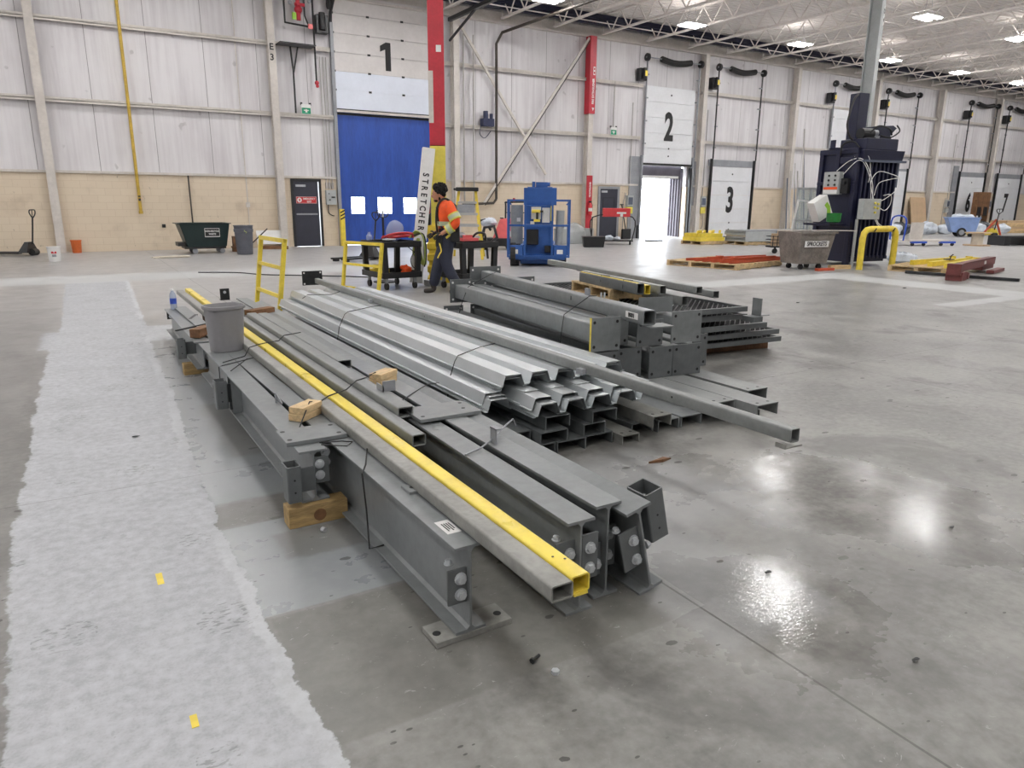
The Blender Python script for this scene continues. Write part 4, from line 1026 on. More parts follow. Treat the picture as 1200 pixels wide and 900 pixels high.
# sprinkler valve trim, shelf, heater bracket
sv = thing('sprinkler_valve_set', 'red and black sprinkler valve pipework high on the wall left of door 1', 'valve set', (6.85,WY-.25,6.75))
mb = MB().tube([(-.42,0,.95),(-.42,0,.05),(.46,0,.0)], .035, 8); mb.tube([(.46,0,.95),(.46,0,-1.6)], .03, 8); mb.tube([(.2,0,.9),(.2,0,.3),(.3,0,.05)], .025, 8); P(mb, 'pipework', BLACKM, sv)
mb = MB().cyl((0,-.02,.9),(0,0,-1),.07,.75,12); mb.cyl((-.1,-.02,.6),(1,0,0),.05,.3,10); mb.blob((0,-.03,.45),.12); P(mb, 'alarm_valve', REDP, sv, 'red valve body')
mb = MB()
for p in ((-.25,-.05,.62),(-.3,-.05,.82),(.35,-.05,.72)): mb.cyl(p,(0,-1,0),.06,.03,14)
P(mb, 'gauge', GRYDR, sv); P(MB().box(-.2,-.08,.15,-.08,-.03,.35), 'green_tag', LIME, sv, 'green tag'); P(MB().box(.28,-.06,-.06,.42,-.03,.08), 'red_tag', PINKR, sv, 'red and white tag')
P(MB().blob((.46,-.02,-1.62),.07).cyl((.46,-.05,-1.72),(0,-1,0),.05,.03,12), 'drain_valve', REDP, sv)
shf = thing('wall_shelf', 'black plate shelf on two thin struts high on the wall by the E3 column', 'shelf', (6.68,WY-.12,6.14))
P(MB().box(-.55,-.55,0,.55,.0,.03), 'plate', BLACKM, shf); mb = MB().tube([(-.12,-.05,0),(-.06,-.03,-.7),(-.06,-.02,-1.95)], .03, 8); mb.tube([(.1,-.1,0),(-.05,-.03,-.75)], .025, 8); P(mb, 'strut', BLACKM, shf)
co = thing('door_control_box', 'grey control box with buttons between the exit door and the blue curtain', 'control box', (7.63,WY-.0,1.36))
P(MB().box(-.17,-.14,0,.17,0,.48), 'box', GRBOX, co, bevel=.006); mb = MB().cyl((-.08,-.14,.36),(0,-1,0),.02,.02,10).box(-.0,-.15,.22,.12,-.14,.27); mb.cyl((-.06,-.14,.16),(0,-1,0),.025,.02,10); P(mb, 'button', BLACKM, co)
P(MB().tube([(-.1,-.07,0),(-.1,-.07,-.25),(.0,-.08,-.34),(.08,-.08,-.36)], .016, 8), 'cord', BLACKP, co); mb = MB()
for k in range(3): mb.box(-.15+.1*k,-.08,.52,-.09+.1*k,0,.72); mb.tube([(-.12+.1*k,-.04,.7),(-.12+.1*k,-.04,4.6)], .015, 6)
P(mb, 'switch_and_conduit', CONDUIT, co)
bo = thing('bollard', 'yellow bollard with a black striped top at the left of the blue curtain', 'bollard', (7.93,24.3,0))
P(MB().box(-.075,-.075,0,.075,.075,1.22), 'post', YELD, bo, bevel=.01); mb = MB()
for k in range(3): mb.add([(-.076,-.077,.86+.11*k),(.076,-.077,.94+.11*k),(.076,-.077,.99+.11*k),(-.076,-.077,.91+.11*k),(-.076,-.072,.86+.11*k),(.076,-.072,.94+.11*k),(.076,-.072,.99+.11*k),(-.076,-.072,.91+.11*k)],[(0,1,2,3),(4,7,6,5),(0,4,5,1),(3,2,6,7)])
P(mb, 'stripe', INK, bo, 'black diagonal stripes')
mb = MB().box(-.2,-.3,-.05,.25,-.02,.22).cyl((-.05,-.18,.2),(0,0,1),.09,.28,12).cyl((.18,-.18,.2),(0,0,1),.06,.2,12); mb.tube([(-.2,-.1,0),(-.25,-.1,-.3),(-.05,-.1,-.45),(.2,-.1,-.2)], .015, 6)
one(mb, 'wall_heater', mat('dark_blue_motor', (40,46,78), .45, 0, .1), 'dark blue motor unit sitting on the lower girt right of the red column', 'motor unit', loc=(13.55,WY-.02,4.22))
one(MB().tube([(13.92,24.28,1.6),(13.92,24.28,7.0),(14.05,24.1,7.35),(14.6,22.4,7.55),(15.0,18.0,7.65),(15.2,12,7.7)], .05, 10).tube([(13.92,24.28,1.6),(13.8,24.28,1.45),(12.5,24.28,1.4)], .05, 10), 'roof_drain_pipe', PIPED, 'dark pipe climbing the wall and bending under the roof, behind the stepladder', 'pipe', smooth=True)
for x, w in ((12.62,'nearest the red column'), (13.02,'second from the red column')):
    one(MB().tube([(x,24.36,1.5),(x,24.36,7.2)], .03, 8), 'wall_conduit', CONDUIT, 'pale thin conduit up the wall, '+w, 'conduit')
rw = thing('column_wrap', 'upper red wrap with white lettering on the wall column left of door 2', 'column wrap', (18.2,WY-.33,0))
P(MB().box(-.14,-.02,4.9,.15,.30,7.72), 'wrap', REDP, rw); P(MB().prism([(.05,5.0),(.11,5.12),(-.01,5.12)],-.026,-.021), 'arrow_mark', WHITE, rw); text('FIRE EXTINGUISHER', .14, WHITE, rw, Matrix.Translation((.04,-.024,5.72)) @ rot(0,-pi/2,0) @ FRONT, .004, .75)
mb = MB().box(.02,-.025,6.32,.11,-.021,6.62); P(mb, 'panel_mark', WHITE, rw); P(MB().box(.035,-.028,6.36,.095,-.025,6.44).box(.035,-.028,6.5,.095,-.025,6.58), 'panel_detail', REDP, rw)
r2 = thing('column_wrap', 'lower red wrap holding a fire extinguisher beside the dark exit door', 'column wrap', (18.2,WY-.33,0)); P(MB().box(-.14,-.02,.1,.15,.0,2.55), 'wrap', REDP, r2); text('FIRE EXTINGUISHER', .11, WHITE, r2, Matrix.Translation((.04,-.024,2.0)) @ rot(0,-pi/2,0) @ FRONT, .004, .6)
fe = thing('fire_extinguisher', 'fire extinguisher hung on the lower red wrap', 'fire extinguisher', (18.2,WY-.46,1.0)); P(MB().lathe([(.0,0),(.075,.0),(.08,.03),(.08,.38),(.05,.45),(.025,.47),(.025,.5)], 18), 'cylinder', REDPL, fe, smooth=True); P(MB().box(-.03,-.05,.5,.03,.08,.55).tube([(.03,0,.5),(.1,0,.4),(.1,0,.15)], .012, 6), 'valve_hose', BLACKM, fe)
P(MB().lathe([(.0815,.15),(.0815,.28)], 18), 'label', PAPER, fe)
# controls left of door 2 and left of door 3
for n, x, y0 in ((2, 20.55, 'left of the open door 2'), (3, 24.85, 'left of closed door 3'), (6, 45.0, 'just left of the brown crate'), (7, 49.75, 'between the two rightmost doors')):
    c = thing('dock_door_switch', 'dock control panel with conduits on the wall ' + y0, 'control panel', (x,WY,1.0))
    P(MB().box(-.16,-.16,.35,.16,0,.8), 'box', GRBOX, c); P(MB().box(-.12,-.165,.42,.12,-.16,.72), 'face', BLUEGR, c)
    P(MB().box(-.15,-.14,.05,.15,0,.32), 'lower_box', YELT if n < 4 else GRBOX, c); mb = MB().tube([(-.3,-.06,-.6),(-.32,-.06,.5),(-.2,-.06,.9)], .02, 6); mb.tube([(.1,-.06,.0),(.12,-.06,-.5),(-.1,-.06,-.7),(-.3,-.06,-.6)], .015, 6); mb.tube([(.0,-.04,.8),(.0,-.04,4.5)], .02, 6)
    P(mb, 'conduit', CONDUIT, c)

# ------------------------------------------------------------------ work area at the red column
def service_cart(label, x, y, rz, w, d, H):
    o = thing('service_cart', label, 'cart', (x,y,0), rz)
    for z in (H-.1, .2):
        P(MB().box(-w/2,-d/2,z,w/2,d/2,z+.02).box(-w/2,-d/2,z,w/2,-d/2+.02,z+.1).box(-w/2,d/2-.02,z,w/2,d/2,z+.1).box(-w/2,-d/2,z,-w/2+.02,d/2,z+.1).box(w/2-.02,-d/2,z,w/2,d/2,z+.1), 'tray', BLACKP, o, bevel=.006)
    for sx in (-1,1):
        for sy in (-1,1):
            P(MB().bar((sx*(w/2-.07),sy*(d/2-.05),.22),(sx*(w/2-.05),sy*(d/2-.05),H-.08),.09,.07), 'leg', BLACKP, o)
            c = P(MB().box(sx*(w/2-.1)-.02,sy*(d/2-.1)-.03,.1,sx*(w/2-.1)+.02,sy*(d/2-.1)+.03,.2), 'caster_fork', GRYDR, o); P(MB().cyl((sx*(w/2-.1)-.02,sy*(d/2-.1),.062),(1,0,0),.062,.04,16), 'caster_wheel', RUBBER, c)
    return o
c1 = service_cart('black plastic service cart loaded with hoses beside the low yellow rail', 4.80, 12.1, radians(4), .74, .9, .82)
one(MB().tube([(4.72,12.3,.85),(4.8,12.0,.93),(5.05,11.9,.95),(5.2,12.1,.9),(4.95,12.35,.86),(4.7,12.2,.88)], .022, 8).tube([(4.75,12.1,.88),(5.0,12.2,.92),(5.2,12.0,.88)], .02, 8), 'air_hose', REDPL, 'coil of red hose lying on the loaded black cart', 'hose', smooth=True)
one(MB().box(0,0,0,.2,.14,.02), 'paper_bag', PAPER, 'small white bag of fittings under the red hose on the cart', 'bag', loc=(4.7,11.95,.83), rz=.5)
mb = MB(); rg = random.Random(3)
for k in range(7):
    a = .03*k
    mb.tube([(5.12+a*.3,12.0+a,.86),(5.22,11.98+a*.7,.98-.02*k),(5.33+.012*k,11.93+a*.5,.9),(5.36+.01*k,11.9+a*.5,.65-.04*k),(5.34,11.9+a*.5,.45-.03*(k%3)),(5.29-.02*k,11.92+a*.4,.6),(5.28,11.95+a*.4,.85)], .011, 6)
one(mb, 'cable_bundle', CABLEG, 'bundle of yellow-green cables hanging off the right end of the loaded cart', 'cables', smooth=True)
mb = MB()
for k in range(4): mb.tube([(5.2,12.0+.03*k,.9),(5.36+.01*k,11.94+.03*k,.92),(5.4,11.93+.03*k,.6),(5.36,11.93,.35+.04*k)], .013, 6); 
mb.tube([(5.15,11.75,.72),(5.02,11.75,.5),(5.1,11.75,.35),(5.22,11.75,.5),(5.2,11.75,.72)], .007, 6); mb.tube([(4.98,11.75,.72),(5.1,11.75,.62),(5.18,11.75,.4)], .007, 6)
one(mb, 'cable_bundle', BLACKP, 'bundle of black cables looped at the right end of the loaded cart', 'cables', smooth=True)
one(MB().blob((0,0,.16),.2,.85,.5,.9,16,10,.06,5), 'plastic_sack', CLRBAG, 'puffy clear plastic sack standing on the loaded cart', 'sack', loc=(5.05,12.5,.81), smooth=True)
one(MB().lathe([(.05,0),(.055,.01),(.055,.07),(.03,.1),(.025,.12),(.028,.14)], 16), 'spray_jar', CLRBAG, 'small clear jar standing on the left of the loaded cart', 'jar', loc=(4.5,12.35,.82), smooth=True)
fl_ = thing('orange_clamp', 'orange cord clump on the lower tray of the loaded cart', 'cord clump', (4.95,11.8,.3)); P(MB().blob((0,0,.02),.08,1.1,.8,1,10,8,.35,2).blob((-.07,0,.07),.04), 'clump', HIVIS, fl_)
one(MB().box(-.15,-.1,0,.15,.1,.1).box(-.1,-.06,.1,.12,.08,.17), 'tool_case', YELG, 'yellow tool case on the lower tray of the loaded cart', 'tool case', loc=(4.65,12.3,.222), bevel=.01)
ls = thing('roller_stand', 'thin black roller stand with a forked top behind the loaded cart', 'stand', (5.0,12.95,0))
P(MB().tube([(0,0,0),(0,0,1.2)], .022, 8).lathe([(.22,0),(.22,.02),(.03,.05)], 16), 'stand_post', BLACKM, ls); P(MB().tube([(-.11,0,1.33),(-.10,0,1.24),(-.05,0,1.2),(.05,0,1.2),(.10,0,1.24),(.11,0,1.33)], .01, 6).tube([(-.055,0,1.3),(0,0,1.2),(.055,0,1.3)], .008, 6), 'fork_top', BLACKM, ls); P(MB().tube([(0,0,1.1),(0,0,1.32)], .018, 8), 'steel_tip', ZINC, ls)
pallet_truck('black pallet jack on the floor behind the loaded cart', 6.75, 18.3, radians(-70), BLACKM)
st = thing('stretcher_beam', 'tall white steel channel lettered STRETCHER leaning on the red column', 'steel channel', (5.26,11.92,0.0), 0)
Mx = Matrix(); d_ = Vector((.34,.07,2.31)).normalized()
xa = Vector((.9,-.28,0)); xa = (xa - d_*xa.dot(d_)).normalized(); ya = d_.cross(xa)
st.matrix_world = Matrix.Translation((5.37,12.2,.03)) @ Matrix((xa,ya,d_)).transposed().to_4x4()
P(MB().box(-.17,-.012,0,.04,.0,2.4).box(.04,-.012,0,.052,.16,2.4).box(-.17,.0,0,-.158,.12,2.4), 'channel', WHITE, st, bevel=.002)
for i, ch in enumerate('STRETCHER'): text(ch, .15, INK, st, Matrix.Translation((-.075,-.014,1.93-.118*i)) @ rot(0,pi/2,0) @ FRONT, .004, .85)
mb = MB().box(-.12,-.14,0,.12,.12,.1); one(mb, 'stand_base', GRBOX, 'pale steel foot beside the leaning lettered channel', 'foot', loc=(5.55,12.0,0))
c2 = service_cart('black service cart behind the worker, tools on its top', 5.90, 11.32, radians(8), .78, .8, .82)
one(MB().box(0,0,0,.3,.16,.05).box(.05,.04,.05,.2,.12,.1), 'tool_tray', PINKR, 'red and white tray of tools on the cart behind the worker', 'tool tray', loc=(5.78,11.22,.825))
one(MB().tube([(6.03,11.42,.83),(6.08,11.3,.95),(6.22,11.3,.95),(6.32,11.4,.86),(6.34,11.36,.5)], .02, 8), 'air_hose', BLACKP, 'black hose arched over the right end of the cart behind the worker', 'hose', smooth=True)
one(MB().blob((5.9,11.6,.89),.09,1.6,.8,.7,10,8,.2,7), 'rag', GRYDR, 'grey crumpled rag on the cart behind the worker', 'rag', smooth=True)
rb = thing('red_pack', 'red and black bag hanging behind the leaning lettered channel', 'bag', (5.74,12.57,.86), radians(60)); P(MB().box(-.10,-.045,.4,.10,.045,.64), 'bag_body', REDP, rb, bevel=.02); P(MB().box(-.09,-.045,.2,.09,.045,.4), 'bag_base', BLACKM, rb, bevel=.01)
# A-frame stepladder
ld = thing('stepladder', 'yellow A-frame stepladder with a black cap behind the worker', 'stepladder', (9.2,17.6,0), radians(-31))
def lxy(s, t, f): return (s*(.42-.2*t), -f*(.55*(1-t)), 1.78*t)
for s in (-1,1):
    P(MB().bar(lxy(s,0,1), lxy(s,1,1), .075,.04,(0,1,0)), 'side_rail', YELG, ld); P(MB().bar(lxy(s,0,-1.2), lxy(s,1,-1.2), .055,.035,(0,1,0)), 'rear_rail', YELG, ld)
for k in range(1,6):
    a = lxy(-1,k/6,1); b = lxy(1,k/6,1); P(MB().box(a[0],a[1]-.04,a[2]-.012,b[0],a[1]+.05,a[2]+.012).box(a[0],a[1]-.042,a[2]-.045,b[0],a[1]-.036,a[2]+.012), 'step', ALU, ld)
mb = MB()
for k in (1,3,5): a = lxy(-1,k/6,-1.2); b = lxy(1,k/6,-1.2); mb.bar(a,b,.03)
P(mb, 'rear_brace', ALU, ld); P(MB().box(-.3,-.14,1.76,.3,.16,1.86).box(-.36,-.1,1.78,-.3,.1,1.84), 'top_cap', BLACKP, ld, bevel=.015); P(MB().box(-.26,-.18,1.2,.2,-.12,1.42), 'tool_tray', GRYDR, ld)

# ------------------------------------------------------------------ the worker
H0 = Vector((5.27,10.77,0))
W_ = thing('person', 'worker in an orange hi-vis jacket, harness and navy trousers walking left past the red column', 'person', tuple(H0), radians(150))
def skin(name, nodes, edges, m, parent, sub=2, root=0):
    me = bpy.data.meshes.new(name); me.from_pydata([n[0] for n in nodes], edges, []); o = bpy.data.objects.new(name, me); COL.objects.link(o)
    o.modifiers.new('s', 'SKIN'); me.skin_vertices or None
    for i, n in enumerate(nodes):
        r = n[1]; me.skin_vertices[0].data[i].radius = (r, r) if not isinstance(r, tuple) else r
        me.skin_vertices[0].data[i].use_root = (i == root)
    sb = o.modifiers.new('u', 'SUBSURF'); sb.levels = sub; sb.render_levels = sub
    o.modifiers['s'].use_smooth_shade = True
    return baked(o, name, m, parent)
LSH, LEL, LWR = (-.03,.19,1.42), (-.17,.26,1.15), (.08,.22,.99)
RSH, REL, RWR = (.06,-.18,1.42), (.05,-.26,1.15), (.20,-.13,1.0)
LH, LK, LA = (.0,.1,.93), (.04,.11,.50), (-.17,.1,.11)
RH, RK, RA = (.01,-.1,.93), (.17,-.1,.51), (.27,-.1,.1)
def legs(r0, r1, r2, pad=0):
    return [((0,0,.96),(.135+pad,.15+pad)),(LH,r0),(LK,r1),(LA,r2),(RH,r0),(RK,r1),(RA,r2)], [(0,1),(1,2),(2,3),(0,4),(4,5),(5,6)]
def hand(o, wr, dirv, side):
    """palm, five unequal bent fingers and thumb as skin chains (offsets from the wrist)"""
    d = Vector(dirv).normalized(); s = Vector((0,0,1)).cross(d).normalized(); n = d.cross(s)
    base = len(o[0]); wrist = Vector(wr); palm = wrist + d*.05
    o[0].append((tuple(palm), (.026,.02))); idx = [base]
    return palm, d, s, n, base
bn = [((0,0,.95),.12),((.02,0,1.15),.12),((.04,0,1.36),.13),((.07,0,1.46),.06),((.10,0,1.53),.052),(LSH,.065),(LEL,.045),(LWR,.03),(RSH,.065),(REL,.045),(RWR,.03),
      (LH,.085),(LK,.06),(LA,.04),(RH,.085),(RK,.06),(RA,.04)]
be = [(0,1),(1,2),(2,3),(3,4),(2,5),(5,6),(6,7),(2,8),(8,9),(9,10),(0,11),(11,12),(12,13),(0,14),(14,15),(15,16)]
# hands
for wi, wr, d in ((7, LWR, (.75,-.05,-.55)), (10, RWR, (.8,.25,-.5))):
    d = Vector(d).normalized(); s = d.cross(Vector((0,1,0))).normalized(); nrm = s.cross(d)
    wv = Vector(wr); b = len(bn); bn.append((tuple(wv + d*.055), (.034,.018))); be.append((wi, b))
    for k in range(4):
        L = (.075,.085,.08,.062)[k]; off = s*(.030 - .020*k)
        p1 = wv + d*.095 + off; p2 = p1 + d*L*.5 - nrm*.012; p3 = p2 + d*L*.42 - nrm*.028
        i = len(bn); bn += [(tuple(p1),.0095),(tuple(p2),.0085),(tuple(p3),.007)]; be += [(b,i),(i,i+1),(i+1,i+2)]
    i = len(bn); p1 = wv + d*.045 + s*.042; p2 = p1 + d*.035 + s*.02 - nrm*.01
    bn += [(tuple(p1),.012),(tuple(p2),.0095)]; be += [(b,i),(i,i+1)]
body = skin('body', bn, be, SKIN, W_)
# head: one lathed skull with features, merged into the body mesh
hm = MB(); hm.M = at(.145,0,1.60,0,radians(12),radians(6))
hm.blob((0,0,.0),.1,.98,.78,1.16,24,16); hm.blob((.035,0,-.055),.066,1,.86,.95,16,10)
hm.blob((.102,0,-.012),.018,1.1,.75,1.5,10,8); hm.blob((.088,0,-.062),.014,.8,1.7,.6,10,6); hm.blob((.076,0,-.095),.026,.9,1.2,.8,10,8)
for s in (-1,1): hm.blob((-.005,s*.08,-.012),.026,.75,.35,1.2,10,8); hm.blob((.078,s*.032,.012),.014,.8,1.2,.7,8,6)
ho = hm.build('head', SKIN, None, smooth=True)
bmx = bmesh.new(); bmx.from_mesh(body.data); bmx.from_mesh(ho.data); bmx.to_mesh(body.data); bmx.free()
hd_ = ho.data; bpy.data.objects.remove(ho); bpy.data.meshes.remove(hd_); body.data.polygons.foreach_set('use_smooth', [True]*len(body.data.polygons))
eye = MB(); eye.M = hm.M
for s in (-1,1): eye.blob((.088,s*.033,.012),.0085,.8,1,.8,8,6)
P(eye, 'eyes', INK, W_); eb = MB(); eb.M = hm.M
for s in (-1,1): eb.blob((.09,s*.033,.034),.016,.4,1.3,.3,8,6)
P(eb, 'eyebrows', HAIR, W_)
hr = MB(); hr.M = hm.M @ Matrix.Translation((-.022,0,.034))
hr.blob((-.015,0,.022),.108,.95,.9,1.02,30,20,.07,4); hr.blob((-.04,0,-.04),.075,.85,1.05,.85,20,12,.1,2); hr.blob((.04,0,.07),.062,.9,1.2,.75,18,12,.14,9)
rg = random.Random(21)
for k in range(110):
    a = rg.random()*2*pi; u_ = -.35 + 1.3*rg.random(); u_ = min(u_, .98); q = math.sqrt(max(0, 1-u_*u_)); px_ = cos(a)*q
    if px_ > .45 and u_ < .62: continue
    hr.blob((-.015+.105*px_, .094*sin(a)*q, .025+.108*u_), .02+.009*rg.random(), 1, 1, 1, 8, 5)
P(hr, 'hair', HAIR, W_, smooth=True)
bd = MB(); bd.M = hm.M; bd.blob((.052,0,-.085),.05,.95,1.0,.6,14,10); bd.blob((.0,0,-.06),.07,.5,1.08,.7,14,10); bd2 = P(bd, 'beard', HAIR, W_, smooth=True)
jn = [((.0,0,.93),(.18,.16)),((.02,0,1.12),(.18,.155)),((.04,0,1.34),(.19,.155)),((.065,0,1.45),.10),((.085,0,1.5),.075),(LSH,.1),(LEL,.08),((.03,.235,1.03),.066),(RSH,.1),(REL,.08),((.15,-.17,1.04),.064)]
skin('jacket', jn, [(0,1),(1,2),(2,3),(3,4),(2,5),(5,6),(6,7),(2,8),(8,9),(9,10)], HIVIS, W_)
ln, le = legs(.13,.105,.088); skin('trousers', ln, le, NAVYCL, W_)
for (a, toe, nm) in ((LA, (.14,0,-.075), 'boot'), (RA, (.19,.0,-.06), 'boot')):
    A = Vector(a); skin('boot', [(tuple(A + Vector((-.0,0,.07))),.055),(tuple(A + Vector((-.02,0,-.05))),.052),(tuple(A + Vector((.07,0,-.062))),.045),(tuple(A + Vector((.16,0,-.066))),.04)], [(0,1),(1,2),(2,3)], BOOT, W_)
def band(a, b, f0, f1, r, m, nm='reflective_band'):
    a = Vector(a); b = Vector(b); P(MB().tube([a.lerp(b,f0), a.lerp(b,f1)], r, 18), nm, m, W_, smooth=True)
band(LSH, LEL, .46, .80, .097, REFY); band(LSH, LEL, .53, .73, .0985, REFL); band(LEL, (.03,.235,1.03), .40, .88, .083, REFY); band(LEL, (.03,.235,1.03), .5, .78, .0845, REFL)
band(RSH, REL, .5, .78, .094, REFY)
tb = MB(); tb.M = Matrix.Translation((.025,0,1.14)); tb.lathe([(.172,-.035),(.175,.0),(.175,.035)], 24, 1.02, 1.12); P(tb, 'reflective_band', REFL, W_, smooth=True)
hb = MB(); hb.M = Matrix.Translation((.0,0,.93)); hb.lathe([(.182,-.03),(.187,0),(.182,.04)], 24, 1.0, 1.1); P(hb, 'tool_belt', BLACKM, W_, smooth=True)
mb = MB(); mb.tube([(.165,.1,1.0),(.18,.11,1.2),(.15,.12,1.42),(.05,.11,1.53),(-.08,.1,1.46),(-.14,.07,1.3),(-.16,.03,1.05)], .018, 8); mb.tube([(.17,.06,1.4),(.14,.13,1.15),(.0,.19,.97)], .018, 8); mb.tube([(.0,-.08,1.5),(-.13,-.08,1.42),(-.15,0,1.25)], .018, 8)
P(mb, 'harness_strap', BLACKM, W_, smooth=True); mb = MB().tube([(-.14,.14,1.1),(-.06,.2,.98),(.02,.2,.92)], .02, 8); P(mb, 'harness_webbing', YELT, W_, smooth=True)
mb = MB().box(-.2,.1,.86,-.05,.22,1.02).box(.08,.1,.78,.18,.2,.98).box(-.2,.14,1.0,-.14,.22,1.22); P(mb, 'tool_pouch', BLACKM, W_, bevel=.015); mb = MB().tube([(.13,.19,.84),(.1,.21,.72),(.13,.21,.66),(.16,.19,.6)], .012, 6); P(mb, 'lanyard', YELP, W_, smooth=True)
gl, ge = [], []
for wr, d in ((LWR, (.75,-.05,-.55)), (RWR, (.8,.25,-.5))):
    d = Vector(d).normalized(); s = d.cross(Vector((0,1,0))).normalized(); nrm = s.cross(d); wv = Vector(wr); b = len(gl)
    gl += [(tuple(wv - d*.01), .036), (tuple(wv + d*.055), (.037,.021))]; ge.append((b, b+1))
    for k in range(4):
        L = (.075,.085,.08,.062)[k]; p1 = wv + d*.095 + s*(.030 - .020*k); p2 = p1 + d*L*.5 - nrm*.012; p3 = p2 + d*L*.42 - nrm*.028; i = len(gl)
        gl += [(tuple(p1),.0112),(tuple(p2),.0102),(tuple(p3),.0088)]; ge += [(b+1,i),(i,i+1),(i+1,i+2)]
    i = len(gl); p1 = wv + d*.045 + s*.042; p2 = p1 + d*.035 + s*.02 - nrm*.01
    gl += [(tuple(p1),.0138),(tuple(p2),.0112)]; ge += [(b+1,i),(i,i+1)]
n0 = len(gl)//2
skin('glove', gl[:n0], [e for e in ge if e[0] < n0], BLACKP, W_); skin('glove', gl[n0:], [(a-n0,b-n0) for a,b in ge if a >= n0], BLACKP, W_)
# ------------------------------------------------------------------ blue boom lift facing the camera
LF = thing('scissor_lift', 'blue man lift with a railed basket and a drill in its tray', 'lift', (9.52,14.55,0), radians(-33))
P(MB().box(-.72,-.1,.16,.62,.2,.24).box(-.45,.1,.05,.45,1.9,.5), 'platform', BLUELIFT, LF, bevel=.01)
mb = MB()
for x in (-.74,-.34,.30,.70): mb.box(x-.022,-.14,.22,x+.022,-.09,1.55)
for z in (1.53,.96,.24): mb.box(-.76,-.145,z-.025,.72,-.095,z+.02)
for x in (-.74,.70): mb.box(x-.022,-.1,1.5,x+.022,.6,1.55); mb.box(x-.022,-.1,.93,x+.022,.6,.97); mb.box(x-.022,.56,.22,x+.022,.6,1.55)
mb.bar((-.74,-.12,1.5),(-.66,-.12,1.43),.03); mb.bar((.70,-.12,1.5),(.62,-.12,1.43),.03)
P(mb, 'basket_rail', BLUELIFT, LF); P(MB().box(-.34,-.11,.945,.28,-.085,.985), 'latch_bar', GRYDR, LF, 'pale latch bar')
P(MB().box(-.36,.1,.28,.32,.5,1.42), 'mast_housing', BLUELIFT, LF, bevel=.015); P(MB().box(-.38,.25,1.42,.4,.7,1.82).box(-.3,.3,1.82,.3,.5,1.84), 'mast_head', BLUELIFT, LF, bevel=.02)
mb = MB().box(-.1,.3,1.84,.18,.5,1.95).cyl((-.15,.35,1.84),(0,0,1),.04,.12,10).cyl((.12,.4,1.9),(1,0,0),.05,.12,10); P(mb, 'hydraulic_head', BLUELIFT, LF)
P(MB().box(-.3,.03,.5,-.02,.1,.86), 'black_cover', BLACKP, LF, bevel=.02); P(MB().box(.13,.03,.32,.32,.1,.48), 'black_cover', BLACKP, LF, bevel=.01)
for a in ((-.2,.075,1.1,.03,.099,1.38),(.06,.075,1.02,.24,.099,1.36),(-.64,-.155,.3,-.5,-.146,.4),(.42,-.155,.3,.56,-.146,.4),(-.22,.075,.98,-.12,.099,1.05)): P(MB().box(*a), 'decal', PAPER, LF, 'pale decal')
P(MB().box(.26,.07,1.06,.34,.1,1.4), 'side_decal', YELT, LF)
for x in (-.54,.5): P(MB().box(x-.15,-.145,.22,x+.15,.0,.5), 'toe_box', BLUELIFT, LF, bevel=.008)
P(MB().box(-.7,.5,.5,-.4,.55,1.42), 'grey_door', SCREEN, LF); P(MB().tube([(.48,.25,.5),(.5,.25,1.3)], .1, 14), 'corrugated_hose', GRBOX, LF, smooth=True); P(MB().box(-.55,.495,1.03,-.46,.5,1.12), 'grey_door_label', PAPER, LF)
for x in (-.58,.55):
    for y in (.12, 1.5): P(MB().cyl((x-.1,y,.17),(1,0,0),.17,.2,20), 'wheel', RUBBER, LF)
P(MB().cyl((-.68,.06,.28),(1,0,0),.27,.12,22), 'tyre', RUBBER, LF, 'grey tyre at the left'); P(MB().cyl((-.62,.4,1.5),(0,0,1),.03,.08,8), 'beacon', REDS, LF)
dr = thing('cordless_drill', 'yellow and black cordless drill hanging in the basket of the blue lift', 'drill', (9.44,14.55,1.2), radians(-33))
P(MB().cyl((-.12,0,.08),(1,0,0),.04,.2,12), 'drill_body', YELP, dr); P(MB().box(-.02,-.03,-.1,.04,.03,.06).cyl((.08,0,.08),(1,0,0),.025,.07,10), 'grip', BLACKM, dr); P(MB().box(-.07,-.04,-.16,.08,.04,-.1), 'battery', YELP, dr)
# floor machine and rack behind the ladder
fm = thing('floor_machine', 'faded red floor machine with black hoses beside the blue lift', 'floor machine', (11.9,20.3,0), radians(-30))
P(MB().frustum((-.35,-.3,.4,.3,.35),(-.1,-.25,.3,.25,.98)), 'tank', PINKR, fm, bevel=.05); P(MB().box(-.75,-.3,.12,.4,.3,.38), 'machine_base', BLACKP, fm, bevel=.03); P(MB().tube([(-.7,-.2,.3),(-.6,-.25,.7),(-.3,-.28,.75),(-.2,-.3,.4),(-.5,-.32,.15)], .05, 8).tube([(-.4,0,.6),(-.6,0,.95),(-.75,0,.9)], .04, 8), 'hose', BLACKP, fm, smooth=True)
P(MB().box(.12,-.31,.42,.38,-.29,.6), 'label', PAPER, fm); P(MB().cyl((-.05,-.2,.98),(0,0,1),.06,.03,12), 'tank_cap', BLACKM, fm)
for y in (-.28,.28): P(MB().cyl((.2,y-.05,.14),(0,1,0),.14,.1,16), 'wheel', RUBBER, fm); P(MB().cyl((-.6,y-.05,.12),(0,1,0),.12,.1,16), 'wheel', RUBBER, fm)
P(MB().blob((-.45,.05,.85),.22,1.2,.9,.7,14,10,.15,4), 'wrapped_motor', BAG, fm, 'motor wrapped in pale plastic')
rk = thing('wire_rack', 'black wire cart side standing between the red machine and the blue lift', 'wire rack', (12.75,21.0,0), radians(-31))
mb = MB().tube([(-.3,0,.1),(-.3,0,1.35),(-.22,0,1.48),(.9,0,1.48),(.98,0,1.35),(.98,0,.1)], .03, 8)
for z in (.3,.7,1.15): mb.tube([(-.3,0,z),(.98,0,z)], .018, 6)
